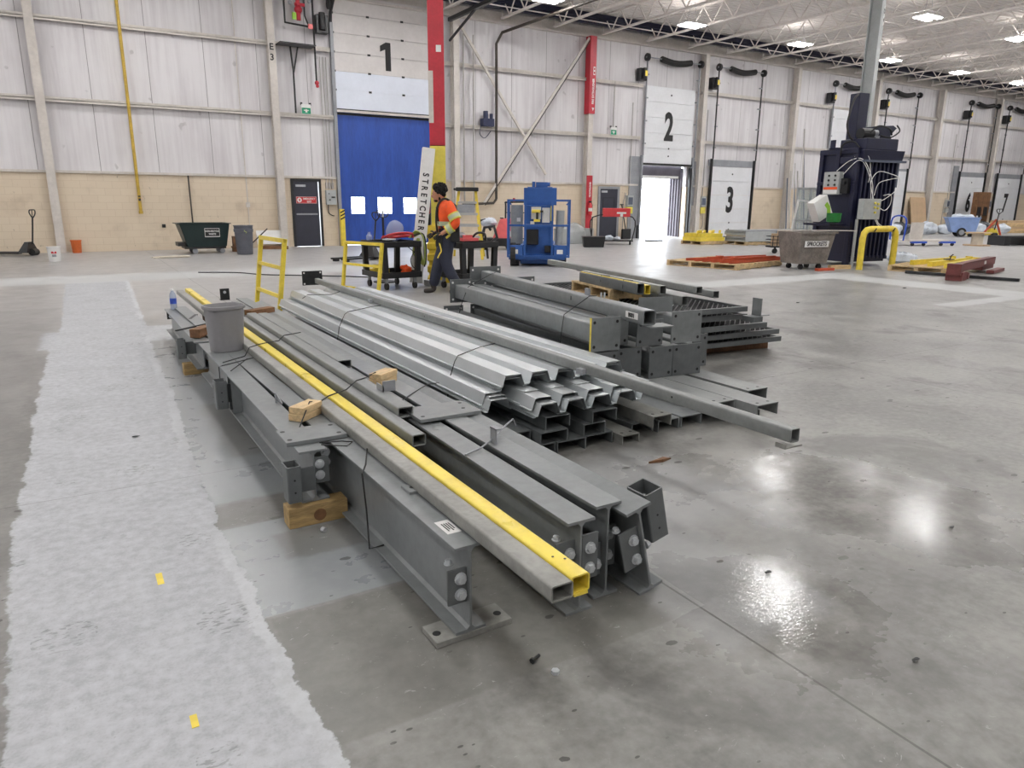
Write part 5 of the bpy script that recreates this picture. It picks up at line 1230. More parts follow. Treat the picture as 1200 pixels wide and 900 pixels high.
for k in range(1,9): mb.tube([(-.3+.142*k,0,.3),(-.3+.142*k,0,1.15)], .015, 6)
mb.box(-.3,0,.08,.98,.6,.14); P(mb, 'wire_frame', BLACKM, rk)
for x in (-.25,.9): P(MB().cyl((x-.03,.2,.05),(1,0,0),.05,.06,12), 'caster', RUBBER, rk)
# things by the dark exit door
one(MB().frustum((-.34,-.22,.34,.22,0),(-.39,-.26,.39,.26,.36)), 'storage_tote', BLACKP, 'black plastic tote on the floor right of the blue lift', 'tote', loc=(15.45,20.2,0), rz=radians(-31), bevel=.015)
rc = thing('red_cart', 'cart with a red box on its rail in front of the dark exit door', 'cart', (17.0,21.3,0), radians(-31))
mb = MB().tube([(-.6,0,.12),(-.6,0,.98),(.85,0,.98),(.85,0,.12)], .022, 8); mb.box(-.6,-.3,.12,.85,.3,.16); mb.tube([(-.6,.3,.12),(-.6,.3,.98),(-.6,0,.98)], .022, 8); P(mb, 'cart_frame', BLACKM, rc)
P(MB().box(-.25,-.05,.99,.75,.2,1.3), 'red_box', REDPL, rc, bevel=.02); P(MB().box(.25,-.056,1.1,.6,-.05,1.16).box(.38,-.056,1.0,.48,-.05,1.1), 'box_print', PAPER, rc)
for x in (-.5,.75): P(MB().cyl((x-.02,-.2,.06),(1,0,0),.06,.05,12), 'caster', RUBBER, rc)
P(MB().blob((.0,-.1,.24),.13,1.3,1,.7,12,8,.2,8).blob((.3,-.1,.22),.1,1.2,1,.7,12,8,.2,9), 'load', BAG, rc, 'pale bags on the cart bed')
one(MB().blob((16.1,22.3,.3),.5,1.2,.6,.9,14,10,.06,1).box(15.5,22.1,.0,16.9,22.7,.55), 'grey_crate', GRBOX, 'grey crate half hidden behind the blue lift rail', 'crate')
sv2 = thing('snow_shovel', 'black snow shovel leaning on the wall right of the dark exit door', 'shovel', (20.25,24.25,0)); P(MB().tube([(0,0,.35),(-.12,.18,1.4)], .022, 8).tube([(-.2,.18,1.42),(-.04,.18,1.42)], .025, 8), 'handle', BLACKM, sv2); P(MB().box(-.22,-.06,0,.24,-.03,.42).box(-.22,-.06,0,-.2,.02,.4).box(.22,-.06,0,.24,.02,.4), 'blade', BLACKP, sv2)
one(MB().box(-.35,-.1,0,.35,.1,.05), 'dock_plate', BLACKM, 'small black plate on the bright floor before the open dock door', 'plate', loc=(20.1,22.3,0), rz=-.3)
# ------------------------------------------------------------------ baler and its surroundings
BL = thing('baler', 'tall navy vertical baler with cables and two grey control boxes, right of centre', 'baler', (16.32,11.12,0), radians(-9))
w, dp, hh = 1.33, 1.2, 2.8
P(MB().box(.06,.05,.1,w-.02,dp,hh-.1), 'chamber', NAVY, BL)
mb = MB()
for x, y in ((.0,.0),(.0,dp-.12),(w-.1,dp-.12)): mb.box(x,y,0,x+.12,y+.12,hh)
mb.box(-.01,.0,hh-.12,.13,dp,hh); mb.box(-.01,0,1.95,.1,dp,2.03); mb.box(-.01,0,.95,.1,dp,1.02); mb.box(-.01,.55,1.95,.06,.65,hh); mb.box(-.03,.1,hh-.35,.0,.5,hh-.2)
P(mb, 'frame_post', NAVY, BL, bevel=.008)
mb = MB()
for k in range(9): mb.box(.14+.135*k,-.06,.18,.19+.135*k,.05,hh-.32)
mb.box(.1,-.03,.16,w,.05,.24); P(mb, 'door_rib', NAVY, BL)
P(MB().add([(.08,-.1,hh-.3),(w+.02,-.1,hh-.3),(w+.02,dp,hh-.3),(.08,dp,hh-.3),(.08,-.12,hh-.05),(w+.06,-.12,hh-.05),(w+.06,dp,hh-.05),(.08,dp,hh-.05)],[(0,3,2,1),(4,5,6,7),(0,1,5,4),(1,2,6,5),(2,3,7,6),(3,0,4,7)]), 'head_beam', NAVY, BL, bevel=.01)
P(MB().box(w-.05,-.02,1.9,w+.04,.2,hh-.3).box(.05,-.16,hh-.33,w+.1,-.1,hh-.28), 'door_edge', BLUEGR, BL, 'grey edge strip')
P(MB().box(.12,-.1,hh-.05,1.15,.7,hh+.22), 'oil_tank', NAVY, BL, bevel=.02)
mb = MB().cyl((.2,.2,hh+.34),(1,0,0),.13,.35,14).box(.3,.1,hh+.22,.6,.3,hh+.26); P(mb, 'pump_motor', BLACKP, BL); P(MB().cyl((.55,.2,hh+.36),(1,0,0),.09,.16,12).box(.5,.12,hh+.22,.75,.28,hh+.3), 'valve_block', GRYDR, BL)
P(MB().prism([(.55,hh+.25),(1.2,hh+.22),(1.14,hh+.33),(1.32,hh+.5),(1.2,hh+.56),(.62,hh+.52)],.15,.7), 'motor_hood', NAVY, BL, 'folded navy hood', bevel=.01)
P(MB().box(.42,.55,hh,.74,.85,hh+1.32), 'ram_cylinder', NAVY, BL, 'tall square navy ram housing', bevel=.015)
P(MB().tube([(.42,.6,hh+1.28),(.2,.5,hh+1.15),(.0,.4,hh+.8),(-.05,.38,hh+.5),(.1,.35,hh+.22),(.4,.3,hh+.2)], .025, 8).tube([(.3,.0,hh+.35),(.5,-.05,hh+.5),(.85,-.05,hh+.45),(1.0,.0,hh+.32)], .022, 8).tube([(.7,.05,hh+.3),(.85,-.1,hh+.25),(1.15,-.08,hh+.4),(1.2,.05,hh+.55)], .018, 8).tube([(-.05,.5,hh-.15),(-.08,.4,hh+.1),(.05,.2,hh+.14),(.1,.0,hh-.1)], .02, 8), 'hydraulic_hose', RUBBER, BL, smooth=True)
P(MB().box(-.05,.7,hh,-.02,.85,hh+.22).box(-.05,.62,hh,.1,.88,hh+.04), 'top_lug', NAVY, BL)
cb = P(MB().box(-.16,.35,1.72,-.01,.83,2.26), 'control_box', GRBOX, BL, 'grey push button box', bevel=.006); mb = MB()
for i in range(2):
    for j in range(3): mb.cyl((-.16,.46+.2*i,1.95+.11*j),(-1,0,0),.026,.02,10)
P(mb, 'button', INK, cb); P(MB().box(-.163,.37,1.74,-.16,.81,1.83), 'warning_label', PAPER, cb); P(MB().box(-.164,.37,1.84,-.16,.81,1.9), 'orange_label', HIVIS, cb); P(MB().box(-.1,.12,1.75,-.01,.33,2.1).cyl((-.1,.22,2.0),(-1,0,0),.05,.06,10), 'switch_block', BLACKP, BL)
c2b = P(MB().box(.02,-.34,1.14,.56,-.16,1.62), 'junction_box', GRBOX, BL, 'large grey junction box', bevel=.006); mb = MB()
for p in ((.36,1.52),(.46,1.5),(.36,1.42),(.46,1.4),(.38,1.3)): mb.cyl((p[0],-.34,p[1]),(0,-1,0),.028,.03,10)
P(mb, 'selector_knob', YELT, c2b); P(MB().box(.0,-.2,0,.05,-.15,1.14), 'box_stand', GRBOX, BL); P(MB().tube([(.5,-.3,1.16),(.55,-.33,1.05),(.65,-.36,.98)], .012, 6).tube([(.45,-.3,1.16),(.5,-.35,1.03),(.58,-.38,.96)], .012, 6), 'cable_tail', WHITE, BL)
P(MB().tube([(-.1,.5,2.28),(-.05,.2,2.5),(.05,-.05,2.55),(.15,-.2,2.35),(.25,-.3,1.95),(.32,-.28,1.62)], .009, 6).tube([(-.08,.3,2.2),(.0,.0,2.5),(.1,-.15,2.4),(.22,-.26,2.0),(.3,-.25,1.62)], .008, 6).tube([(.0,.1,2.6),(.2,-.1,2.62),(.32,-.12,2.3),(.3,-.12,2.0)], .008, 6), 'white_cable', WHITE, BL, smooth=True)
P(MB().tube([(.38,-.26,1.62),(.3,-.2,2.0),(.5,-.2,2.25),(.95,-.2,2.2),(1.22,-.2,2.1),(1.15,-.22,1.85),(.75,-.26,1.62),(.5,-.27,1.55)], .009, 6).tube([(.4,-.25,1.7),(.55,-.2,1.98),(.9,-.2,2.08),(1.2,-.2,2.12)], .008, 6).tube([(.55,-.26,1.45),(.8,-.25,1.35),(1.0,-.22,1.5),(.98,-.22,1.72),(.7,-.25,1.7)], .009, 6), 'white_cable', WHITE, BL, 'looped white cable', smooth=True)
P(MB().box(-.55,.1,.98,.0,.95,1.03), 'feed_shelf', NAVY, BL)
wbx = thing('cardboard_box', 'white printed box with a lime green swirl tilted on the baler shelf', 'box', (15.92,11.65,1.15), radians(-9)); wbx.rotation_euler = (0, radians(-28), radians(-9))
P(MB().box(-.18,-.12,0,.26,.12,.5), 'box_body', WHITE, wbx); P(MB().prism([(.06,.0),(.2,.0),(.25,.2),(.2,.34),(.10,.3),(.14,.18)],-.123,-.12), 'swirl', LIME, wbx, 'lime swirl')
gb = one(MB().lathe([(.12,0),(.16,.02),(.17,.22),(.0,.22)], 12), 'green_basket', GREENPL, 'small green plastic basket beside the tilted white box', 'basket', loc=(15.85,11.25,1.06))
# hopper
hp = thing('waste_hopper', 'worn grey steel hopper on casters with a white lettered plate, left of the baler', 'hopper', (14.35,11.02,0), radians(-12))
mb = MB()
mb.add([(.05,.0,.13),(.86,.0,.13),(.86,.62,.13),(.05,.62,.13),(.0,-.06,.86),(1.0,-.06,.86),(1.0,.75,.86),(.0,.75,.86),(.04,-.02,.86),(.96,-.02,.86),(.96,.71,.86),(.04,.71,.86),(.09,.04,.2),(.82,.04,.2),(.82,.58,.2),(.09,.58,.2)],
       [(0,3,2,1),(0,1,5,4),(1,2,6,5),(2,3,7,6),(3,0,4,7),(4,5,9,8),(5,6,10,9),(6,7,11,10),(7,4,8,11),(8,9,13,12),(9,10,14,13),(10,11,15,14),(11,8,12,15),(12,13,14,15)])
P(mb, 'tub', HOPPER, hp, bevel=.01); P(MB().box(-.02,-.1,.82,1.03,-.05,.87), 'rim', HOPPER, hp)
lp = P(MB().box(.08,-.066,.53,.76,-.056,.67), 'name_plate', PAPER, hp, 'white plate reading SPROCKETS'); lp.rotation_euler = (radians(4.7),0,0); lp.location = (.03,.028,-.002); text('SPROCKETS', .135, INK, lp, front(.42,-.0675,.6), .003, .78)
P(MB().box(.9,.2,.5,.97,.45,.55), 'side_plate', PAPER, hp)
mb = MB()
for x in (.2,.72):
    for y in (.1,.5): mb = MB(); mb.cyl((x,y-.03,.06),(0,1,0),.06,.06,12); mb.box(x-.03,y-.035,.06,x+.03,y+.035,.14); P(mb, 'caster', BLACKP, hp)
one(MB().bar((14.25,11.55,.895),(15.62,10.45,.895),.09,.02), 'white_plank', CREAM, 'pale plank lying over the hopper to the yellow bollard loop', 'plank')
bu = thing('bollard_loop', 'yellow U shaped tube barrier in front of the navy baler', 'barrier', (15.78,10.38,0), radians(-3))
r_ = .072
P(MB().tube([(0,0,0),(0,0,.72),(.03,0,.84),(.12,0,.91),(.25,0,.93),(1.0,0,.93),(1.1,0,.91),(1.17,0,.84),(1.19,0,.74),(1.19,0,0)], r_, 16), 'bent_tube', YELD, bu, smooth=True)
mb = MB()
for x in (.27,.95): mb.add([(x,-.0755,.87),(x+.06,-.0755,.95),(x+.1,-.0755,.95),(x+.04,-.0755,.87),(x,-.06,.87),(x+.06,-.06,.95),(x+.1,-.06,.95),(x+.04,-.06,.87)],[(0,1,2,3),(4,7,6,5),(0,4,5,1),(2,6,7,3),(1,5,6,2),(0,3,7,4)])
P(mb, 'scuff_mark', INK, bu, 'black scuffs')
one(MB().box(0,0,0,.55,.12,.09), 'timber_block', WOOD, 'pale timber offcut on the floor between hopper and yellow barrier', 'timber block', loc=(15.25,10.75,0), rz=-.3)
wc = thing('wire_cart', 'small black wire basket cart with papers behind the hopper', 'cart', (18.45,15.1,0), radians(-20)); mb = MB()
for z in (.22,.32,.42,.52): mb.tube([(0,0,z),(.6,0,z),(.6,.4,z),(0,.4,z),(0,0,z)], .012, 6)
for k in range(5): mb.tube([(.15*k,0,.2),(.15*k,0,.54)], .012, 6)
mb.box(0,0,.18,.6,.4,.22); P(mb, 'basket', BLACKM, wc); P(MB().box(.1,.05,.22,.5,.3,.6).box(.3,.1,.6,.7,.3,.68), 'paper_load', CARD, wc, 'papers and cardboard')
for x in (.1,.5): P(MB().cyl((x,.0,.08),(0,1,0),.08,.05,12), 'caster', RUBBER, wc); 
for x in (.1,.5): P(MB().box(x-.02,.0,.08,x+.02,.05,.2), 'caster_stem', BLACKM, wc)
# pallets with steel
def bigpallet(name, label, x, y, rz, L, w, gap=3):
    o = thing(name, label, 'pallet', (x,y,0), rz)
    mb = MB()
    for k in range(gap): mb.box(0,k*(w-.09)/(gap-1),.02,L,k*(w-.09)/(gap-1)+.09,.11)
    P(mb, 'stringer', PALW, o)
    mb = MB(); n = int(L/.16)
    for k in range(n): mb.box(k*L/n,0,.11,k*L/n+.11,w,.13)
    P(mb, 'top_board', PALW, o); mb = MB()
    for k in range(0,n,3): mb.box(k*L/n,0,0,k*L/n+.11,w,.02)
    P(mb, 'bottom_board', PALW, o)
    return o
bigpallet('wood_pallet', 'wide wooden pallet carrying orange steel, left of the hopper', 13.0, 11.55, radians(12), 2.1, 1.95, 4)
for i in range(6):
    y = 11.75+.24*i; b = one(MB().box(0,0,0,2.3+.1*(i%3),.07,.015).box(0,0,.0,2.3+.1*(i%3),.01,.06).box(0,.06,0,2.3+.1*(i%3),.07,.06), 'rack_beam', ORST, 'orange steel rack beam on the wide pallet, %s' % ['nearest the camera','second from the front','third from the front','fourth from the front','fifth from the front','farthest back'][i], 'rack beam', 'orange rack beams on the pallet', None, (13.0-.04*i,y,.131), radians(8-2.5*i))
for i in range(2): one(MB().box(0,0,0,1.9,.07,.05).box(.3,-.02,.05,.45,.10,.07), 'rack_beam', ORST, 'orange steel rack beam in the upper layer on the wide pallet, ' + ('front' if i == 0 else 'rear') + ' one', 'rack beam', 'orange rack beams on the pallet', None, (13.05,12.0+.5*i,.192), radians(3-6*i))
one(MB().box(0,-.05,.0,.5,.05,.06), 'rack_beam', ORST, 'orange steel stub lying on the floor beside the hopper casters', 'rack beam', 'orange rack beams on the pallet', None, (14.55,10.62,.0), radians(-8))
yp = bigpallet('wood_pallet', 'low pallet loaded with yellow strapping material in front of door 3', 19.9, 19.45, 0, 1.3, 1.1)
for i in range(4): one(MB().box(0,0,0,1.25,.22,.13), 'yellow_bundle', YELP, 'yellow bundle on the pallet before door 3, %s row' % ['front','second','third','back'][i], 'bundle', 'yellow bundles', None, (19.85+.03*i,19.5+.26*i,.131), .03*i)
for i in range(4): one(MB().box(0,0,0,1.1-.1*i,.2,.14), 'yellow_bundle', YELD, 'upper yellow bundle on the pallet before door 3, %s row' % ['front','second','third','back'][i], 'bundle', 'yellow bundles', None, (19.9+.04*i,19.52+.26*i,.263), .05*i)
mb = MB(); rg = random.Random(5)
for k in range(12): mb.cyl((19.95+.09*k,19.6+.3*rg.random(),.42),(.1,-.3,1),.045,.1,10)
one(mb, 'tube_ends', YELD, 'row of round yellow tube ends on top of the yellow bundles', 'tubes', None, 'stuff')
bigpallet('wood_pallet', 'long low pallet under the grey sheet stack in front of door 3', 21.2, 18.55, radians(-4), 3.4, 1.1)
for i in range(7):
    one(MB().box(0,0,0,3.5-.15*(i%3),1.05,.055), 'grey_sheet', [GRBOX,SCREEN,GRYDR,CARDL][i%4], 'grey panel sheet in the stack before door 3, %s' % ['lowest','second from the bottom','third from the bottom','fourth from the bottom','fifth from the bottom','sixth from the bottom','topmost'][i], 'panel', 'stacked grey panels', None, (21.15+.05*(i%2),18.55+.03*(i%3),.131+.058*i), radians(-4+.6*(i%3)))
one(MB().box(0,-.02,0,1.5,0,.36), 'wrap_sheet', GRBOX, 'grey plastic sheet hanging over the left end of the panel stack', 'plastic sheet', None, None, (21.1,18.52,.14), radians(-4))
# leaning bars between door 3 and baler
rg = random.Random(11)
for i in range(7):
    xb = 29.2+.22*i; xt = xb+.75-.05*i+rg.random()*.25; zt = 2.7+.35*(i%3)+ (1.6 if i > 4 else 0)
    one(MB().bar((xb,23.2,0.02),(xt,24.1,zt),.05,.05), 'leaning_bar', CONDUIT if i%3 else BLUEGR, 'thin metal bar leaning on the wall right of door 3, %s' % ['leftmost','second from the left','third from the left','fourth','fifth','sixth, a long one','rightmost, the longest'][i], 'bar', 'bars leaning on the wall')
fr = thing('panel_frame', 'pale metal frame with clear panels standing left of the baler', 'frame', (17.95,14.0,0), radians(-20))
mb = MB()
for x in (0,.42,.9): mb.box(x,0,0,x+.05,.05,1.95)
for z in (.1,1.0,1.9): mb.box(0,0,z,.95,.05,z+.05)
P(mb, 'frame_bars', ALU, fr); P(MB().box(.05,.02,.15,.9,.03,1.9), 'clear_panel', GLASSG, fr); P(MB().bar((-.3,-.3,.4),(.0,-.1,1.6),.04).bar((.0,-.1,1.6),(.45,-.1,1.55),.04), 'handrail', WHITE, fr)
# ------------------------------------------------------------------ far right
bigpallet('wood_pallet', 'wooden pallet carrying yellow steel frames right of the yellow barrier', 16.45, 8.75, radians(14), 1.5, 1.2)
P_ = [('front', 16.5, 8.72, 2.2, 6), ('middle', 16.6, 9.15, 2.3, 2), ('rear', 16.7, 9.62, 1.9, -3)]
for nme, x, y, L, a in P_:
    one(MB().box(0,0,0,L,.1,.11).box(L-.02,-.03,-.02,L,.13,.14), 'yellow_rail', YELD, 'yellow steel rail on the pallet right of the barrier, %s one' % nme, 'rail', 'yellow steel rails', None, (x,y,.131), radians(a+6))
mb = MB().tube([(17.6,9.3,.26),(17.62,9.3,.33),(17.7,9.3,.36)], .015, 6).box(17.5,9.25,.242,17.7,9.4,.26); one(mb, 'small_clamp', BLACKM, 'small black clamp standing on the yellow rails', 'clamp')
mbm = MB().box(0,0,0,2.9,.02,.16).box(0,.0,0,2.9,.16,.015).box(0,0,.145,2.9,.16,.16); o = thing('red_oxide_beam', 'red-brown steel beam with a forked foot lying at the right edge', 'steel beam', (15.30,7.86,.17), radians(15)); o.rotation_euler = (0, radians(-.3), radians(14))
P(mbm, 'body', MAROON, o); P(MB().box(-.1,-.08,-.17,.28,.22,.0).box(-.16,-.06,-.05,.0,.2,.17), 'foot_bracket', MAROON, o); P(MB().box(1.9,-.008,.05,2.05,-.001,.12), 'paper_tag', PAPER, o)
P(MB().box(2.3,.1,-.12,3.3,.4,-.0).box(2.2,-.15,-.17,3.2,.0,-.1), 'far_plate', MAROON, o)
for x in (-.02,.5): P(MB().cyl((x,-.06,-.1),(0,1,0),.07,.12,12), 'roller', MAROON, o)
one(MB().bar((15.86,9.3,.035),(16.2,7.15,.035),.07,.06), 'black_bar', BLACKST, 'long black bar on the floor in front of the yellow steel pallet', 'bar')
sp = thing('cable_spool', 'wooden cable spool standing on the floor at the far right', 'spool', (29.5,14.7,0)); P(MB().cyl((0,0,0),(0,0,1),.45,.04,24), 'lower_flange', CARD, sp); P(MB().cyl((0,0,.04),(0,0,1),.2,.42,20), 'spool_core', CARDL, sp); P(MB().cyl((0,0,.46),(0,0,1),.45,.04,24), 'upper_flange', CARD, sp)
bc = thing('tilt_truck', 'pale blue wheeled tilt cart full of bags at the far right', 'tilt cart', (37.3,19.4,0), radians(-50)); bc.scale = (.68,.68,.72)
P(MB().add([(-.7,-.5,.3),(.8,-.5,.2),(.8,.5,.2),(-.7,.5,.3),(-1.1,-.65,1.25),(.95,-.65,1.25),(.95,.65,1.25),(-1.1,.65,1.25)],[(0,3,2,1),(4,5,6,7),(0,1,5,4),(1,2,6,5),(2,3,7,6),(3,0,4,7)]), 'tub', BLUECART, bc, bevel=.05); P(MB().box(-1.15,-.7,1.22,1.0,.7,1.28), 'rim', BLUECART, bc)
P(MB().blob((-.3,0,1.3),.4,1.2,1,.5,14,10,.15,2).blob((.4,.1,1.3),.35,1,1,.5,14,10,.15,4), 'bag_load', BAG, bc)
for y in (-.66,.6): P(MB().cyl((-.1,y,.3),(0,1,0),.3,.06,22), 'wheel', RUBBER, bc); 
for y in (-.68,.65): P(MB().cyl((-.1,y,.3),(0,1,0),.17,.04,18), 'wheel_hub', GRYDR, bc)
for x in (.6,): P(MB().cyl((x,-.3,.1),(0,1,0),.1,.6,12), 'front_caster', RUBBER, bc)
bp_ = thing('plastic_pallet', 'black plastic pallet on the floor at the right edge of the photo', 'pallet', (30.4,14.15,0), radians(-20)); P(MB().box(0,0,.28,3.2,.8,.36), 'deck', BLACKP, bp_)
for x in (0,1.0,2.0,3.0):
    P(MB().box(x,0,0,x+.25,.8,.28), 'foot', BLACKP, bp_)
dl = thing('platform_dolly', 'cream platform dolly with blue end frames at the right', 'dolly', (26.5,15.8,0), radians(-25)); P(MB().box(0,0,.16,1.9,.8,.22), 'deck', CREAM, dl)
P(MB().box(.5,.35,.22,1.0,.4,.85), 'end_board', CREAM, dl); P(MB().tube([(0,0,.2),(0,0,1.0),(0,.8,1.0),(0,.8,.2)], .03, 8), 'push_handle', BLUEB, dl); P(MB().box(.35,-.02,.1,.95,.1,.17).box(1.5,-.02,.1,2.1,.1,.17), 'bumper', BLUEB, dl)
for x in (.4,.85,1.55,2.0): P(MB().cyl((x,.0,.06),(0,1,0),.06,.06,12), 'caster', RUBBER, dl)
bg = [(35.2,21.6,.55,BAG,'pale bag at the left of the heap'),(36.35,21.9,.6,BAGD,'dark bag in the middle of the heap'),(37.55,21.6,.5,BAG,'pale bag right of the dark one'),(38.75,21.9,.6,BAG,'large pale bag behind the blue tilt cart'),(39.95,21.6,.5,BAG,'pale bag just right of the blue tilt cart'),(41.6,20.8,.55,BAG,'pale bag in the heap right of the yellow pallet jack'),(42.85,21.2,.6,BAGD,'dark bag in the heap right of the yellow pallet jack'),(44.1,20.8,.5,BAG,'pale bag beside the stacked timber')]
for i, (x, y, r, m, l) in enumerate(bg):
    r *= .78; one(MB().blob((0,0,r*.62),r,1.25,.9,.68,30,22,.2,i), 'refuse_bag', m, 'refuse bag, ' + l, 'bag', 'refuse bags along the wall', loc=(x,y,.0), smooth=True)
o = pallet_truck('yellow pallet jack with its handle up, right of the blue tilt cart', 38.9, 18.7, radians(160), YELD); o.scale = (1.15,1.15,1.1)
P(MB().bar((-.5,-.1,.02),(0,.05,.75),.06).bar((.5,-.1,.02),(0,.05,.75),.06), 'yellow_brace', ORST, o)
for i in range(6): one(MB().box(0,0,0,3.0-.2*(i%2),1.0,.11), 'timber_stack', [PALW,WOOD,CARD][i%3], 'stacked timber plank layer by the wall at the right edge, %s' % ['lowest','second','third','fourth','fifth','topmost'][i], 'timber', 'stacked timber layers', None, (44.6+.15*(i%2),20.9,.112*i), radians(-20+3*(i%3)))
lb_ = one(MB().box(0,0,0,1.5,.03,1.95), 'plywood_board', CARD, 'tan board leaning on the block wall behind the heap of bags', 'board', loc=(41.0,24.0,0)); lb_.rotation_euler = (radians(-11),0,0)
ck = thing('brown_crate', 'dark brown crate panel in front of door 6', 'crate', (45.9,23.2,.9)); P(MB().box(0,0,0,1.4,.3,1.35), 'crate_body', WOODD, ck); P(MB().box(.1,-.02,.0,.5,-.001,.5).box(.8,-.02,.0,1.2,-.001,.5), 'dark_cutout', INK, ck); P(MB().box(0,0,-.9,.1,.3,0), 'crate_leg', WOODD, ck); P(MB().box(1.3,0,-.9,1.4,.3,0), 'crate_leg', WOODD, ck)
bb = thing('plastic_drum', 'blue plastic drum behind the yellow barrier', 'drum', (27.6,17.6,0)); P(MB().lathe([(.28,0),(.3,.03),(.3,.3),(.32,.32),(.3,.34),(.3,.62),(.32,.64),(.3,.66),(.28,.9),(.0,.91)], 24), 'drum_body', BLUEB, bb, smooth=True); P(MB().cyl((.1,0,.91),(0,0,1),.04,.03,10), 'drum_cap', WHITE, bb)
one(MB().box(-.35,-.3,0,.35,.3,1.1), 'purple_box', mat('purple_plastic', (104,48,92), .5, 0, .08), 'purple crate beside the blue drum behind the baler', 'crate', loc=(28.3,18.8,0), bevel=.03)
one(MB().blob((0,0,.16),.3,1.2,1,.5,14,10,.2,5).blob((.45,.1,.14),.22,1,1,.6,12,8,.2,6), 'crumpled_wrap', BAG, 'crumpled clear wrap on the floor right of the yellow barrier', 'plastic wrap', loc=(18.1,10.75,0), smooth=True)

# ------------------------------------------------------------------ litter on the floor
def litter(name, mb, m, label, cat): return one(mb, name, m, label, cat)
litter('wood_chip', MB().add([(0,0,.001),(.13,.02,.001),(.17,-.005,.001),(.09,-.025,.001),(.0,.0,.012),(.13,.02,.014),(.17,-.005,.008),(.09,-.025,.02)],[(0,3,2,1),(4,5,6,7),(0,1,5,4),(1,2,6,5),(2,3,7,6),(3,0,4,7)]), WOODD, 'brown wood splinter on the concrete right of the near pile', 'wood chip').location = (2.74,2.98,0)
t1 = litter('tape_scrap', MB().box(-.012,-.05,0,.012,.05,.0015), YELP, 'small yellow tape scrap higher up on the pale floor strip', 'tape'); t1.location = (.14,2.965,0)
t2 = litter('tape_scrap', MB().box(-.01,-.03,0,.01,.03,.0015), YELP, 'small yellow tape scrap lower down on the pale floor strip', 'tape'); t2.location = (.138,2.015,0)
mb = MB(); mb.cyl((0,0,.010),(1,.4,0),.006,.042,8); mb.cyl((0,0,.010),(1,.4,0),.0105,.008,6); litter('loose_bolt', mb, BLACKST, 'loose dark bolt on the floor left of the tube ends', 'bolt').location = (1.135,1.74,0)
mb = MB(); mb.cyl((0,0,0),(0,0,1),.014,.012,6); litter('loose_nut', mb, ZINC, 'loose shiny nut on the floor below the tube ends', 'nut').location = (1.175,1.66,0)
mb = MB(); mb.cyl((0,0,.012),(.5,-1,0),.012,.02,8); litter('metal_offcut', mb, ZINC, 'small shiny metal bit on the floor before the knotted timber block', 'metal bit').location = (.83,3.06,0)
for i, (x, y, s, l) in enumerate([(4.05,4.55,.05,'beside the flat topped channels'),(9.5,7.2,.06,'far out on the open floor'),(13.0,7.6,.09,'near the pale bands at the right'),(2.3,1.75,.03,'in the bright lamp reflection'),(2.25,1.1,.03,'right of the near floor joint'),(3.4,1.6,.03,'low at the right of the photo'),(.2,5.0,.04,'on the pale strip at mid length')]):
    litter('debris_bit', MB().blob((0,0,.008),s*.4,1.6,.7,.2,7,5,.3,i), BLACKST, 'dark bit of debris ' + l, 'debris').location = (x,y,0)
mb = MB().tube([(2.2,16.4,.012),(2.9,16.0,.012),(3.3,15.3,.012),(4.2,14.6,.012),(5.0,13.9,.012)], .012, 6); one(mb, 'floor_cable', BLACKP, 'thin black cable lying across the pale floor band behind the tall yellow rail', 'cable', smooth=True)
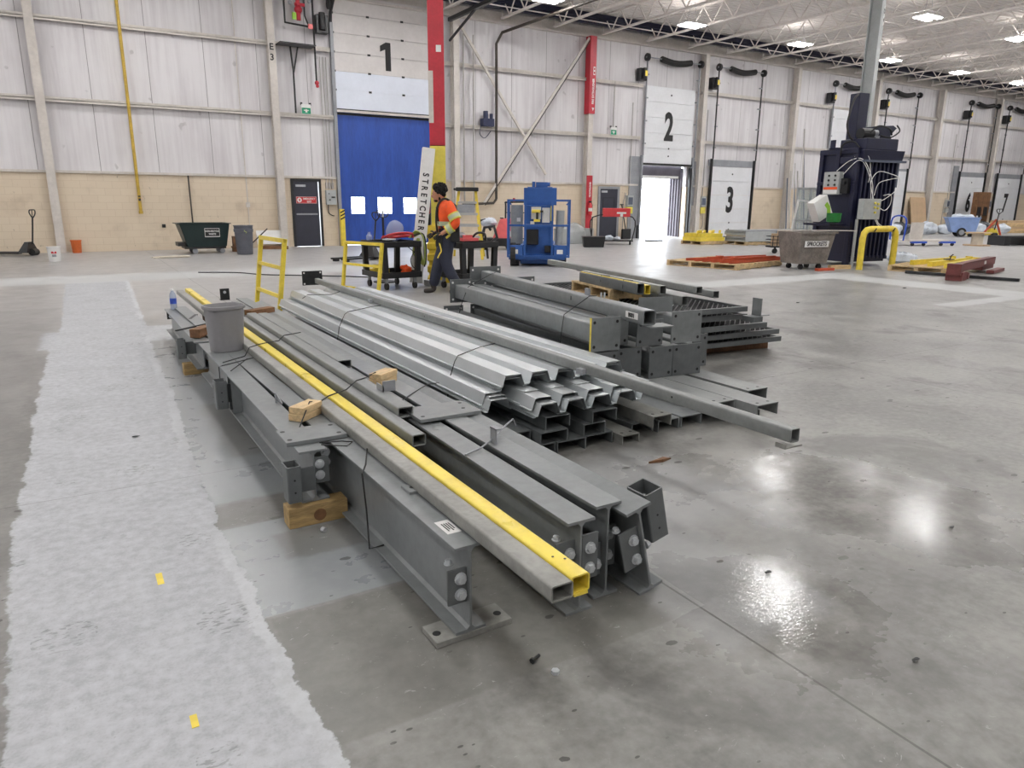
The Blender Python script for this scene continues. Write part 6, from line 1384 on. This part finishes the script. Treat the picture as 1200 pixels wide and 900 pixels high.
# ------------------------------------------------------------------ lamps, sky, camera
LX = [-9.7,-3.7,2.3,8.3,14.0,20.3,26.3,32.5,38.2,44.0,50.3]; LY = [21.1,15.9,10.4,5.2,0,-5.2]
first = None
colw = ['first','second','third','fourth','fifth','sixth','seventh','eighth','ninth','tenth','eleventh']; roww = ['along the wall','second from the wall','third from the wall','fourth from the wall','fifth from the wall','sixth from the wall']
for j, y in enumerate(LY):
    for i, x in enumerate(LX):
        lbl = 'rectangular ceiling lamp, %s from the left in the row %s' % (colw[i], roww[j])
        if first is None:
            first = thing('ceiling_lamp', lbl, 'lamp', (x,y,7.78), 0, 'high bay ceiling lamps')
            P(MB().box(-.48,-.30,.0,.48,.30,.05), 'housing', WHITE, first)
            for sx in (-.17,.17): P(MB().box(-.43,sx-.08,-.03,.43,sx+.08,-.002), 'diffuser', LAMP, first)
            P(MB().box(-.4,-.25,.052,.4,.25,.06), 'ceiling_fill', CEILGLOW, first)  # added glowing panel on the housing top, brightens the roof deck
            mbx = MB()
            for sx in (-.25,.25): mbx.tube([(sx,0,.06),(sx*.3,0,.8)], .006, 5)
            P(mbx, 'hanger', GRYDR, first)
        else:
            dup(first, (x,y,7.78), 0, lbl)
w_ = bpy.data.worlds.new('overcast_sky'); SC.world = w_; w_.use_nodes = True
nt = w_.node_tree; bgn = nt.nodes['Background']; bgn.inputs[0].default_value = (.88,.94,1,1); bgn.inputs[1].default_value = 10.0

F_ = 841.5; yaw, pit, rol, CH = radians(31.14), radians(14.195), radians(-.394), 1.48
f = Vector((sin(yaw)*cos(pit), cos(yaw)*cos(pit), -sin(pit))); r = Vector((cos(yaw), -sin(yaw), 0)); d = f.cross(r)
r2 = cos(rol)*r + sin(rol)*d; d2_ = -sin(rol)*r + cos(rol)*d
cam = bpy.data.cameras.new('camera'); co_ = bpy.data.objects.new('camera', cam); COL.objects.link(co_)
cam.sensor_fit = 'HORIZONTAL'; cam.sensor_width = 36; cam.lens = 36*F_/1200; cam.clip_start = .05; cam.clip_end = 300
co_.matrix_world = Matrix.Translation((0,0,CH)) @ Matrix((r2, -d2_, -f)).transposed().to_4x4()
SC.camera = co_
SC.view_settings.view_transform = 'Standard'; SC.view_settings.look = 'None'; SC.view_settings.gamma = 1; SC.view_settings.exposure = 0.0
SC.view_settings.use_curve_mapping = False
SC.cycles.use_denoising = True
SC.cycles.max_bounces = 8; SC.cycles.diffuse_bounces = 4; SC.cycles.glossy_bounces = 4; SC.cycles.transparent_max_bounces = 12
SC.cycles.sample_clamp_indirect = 6
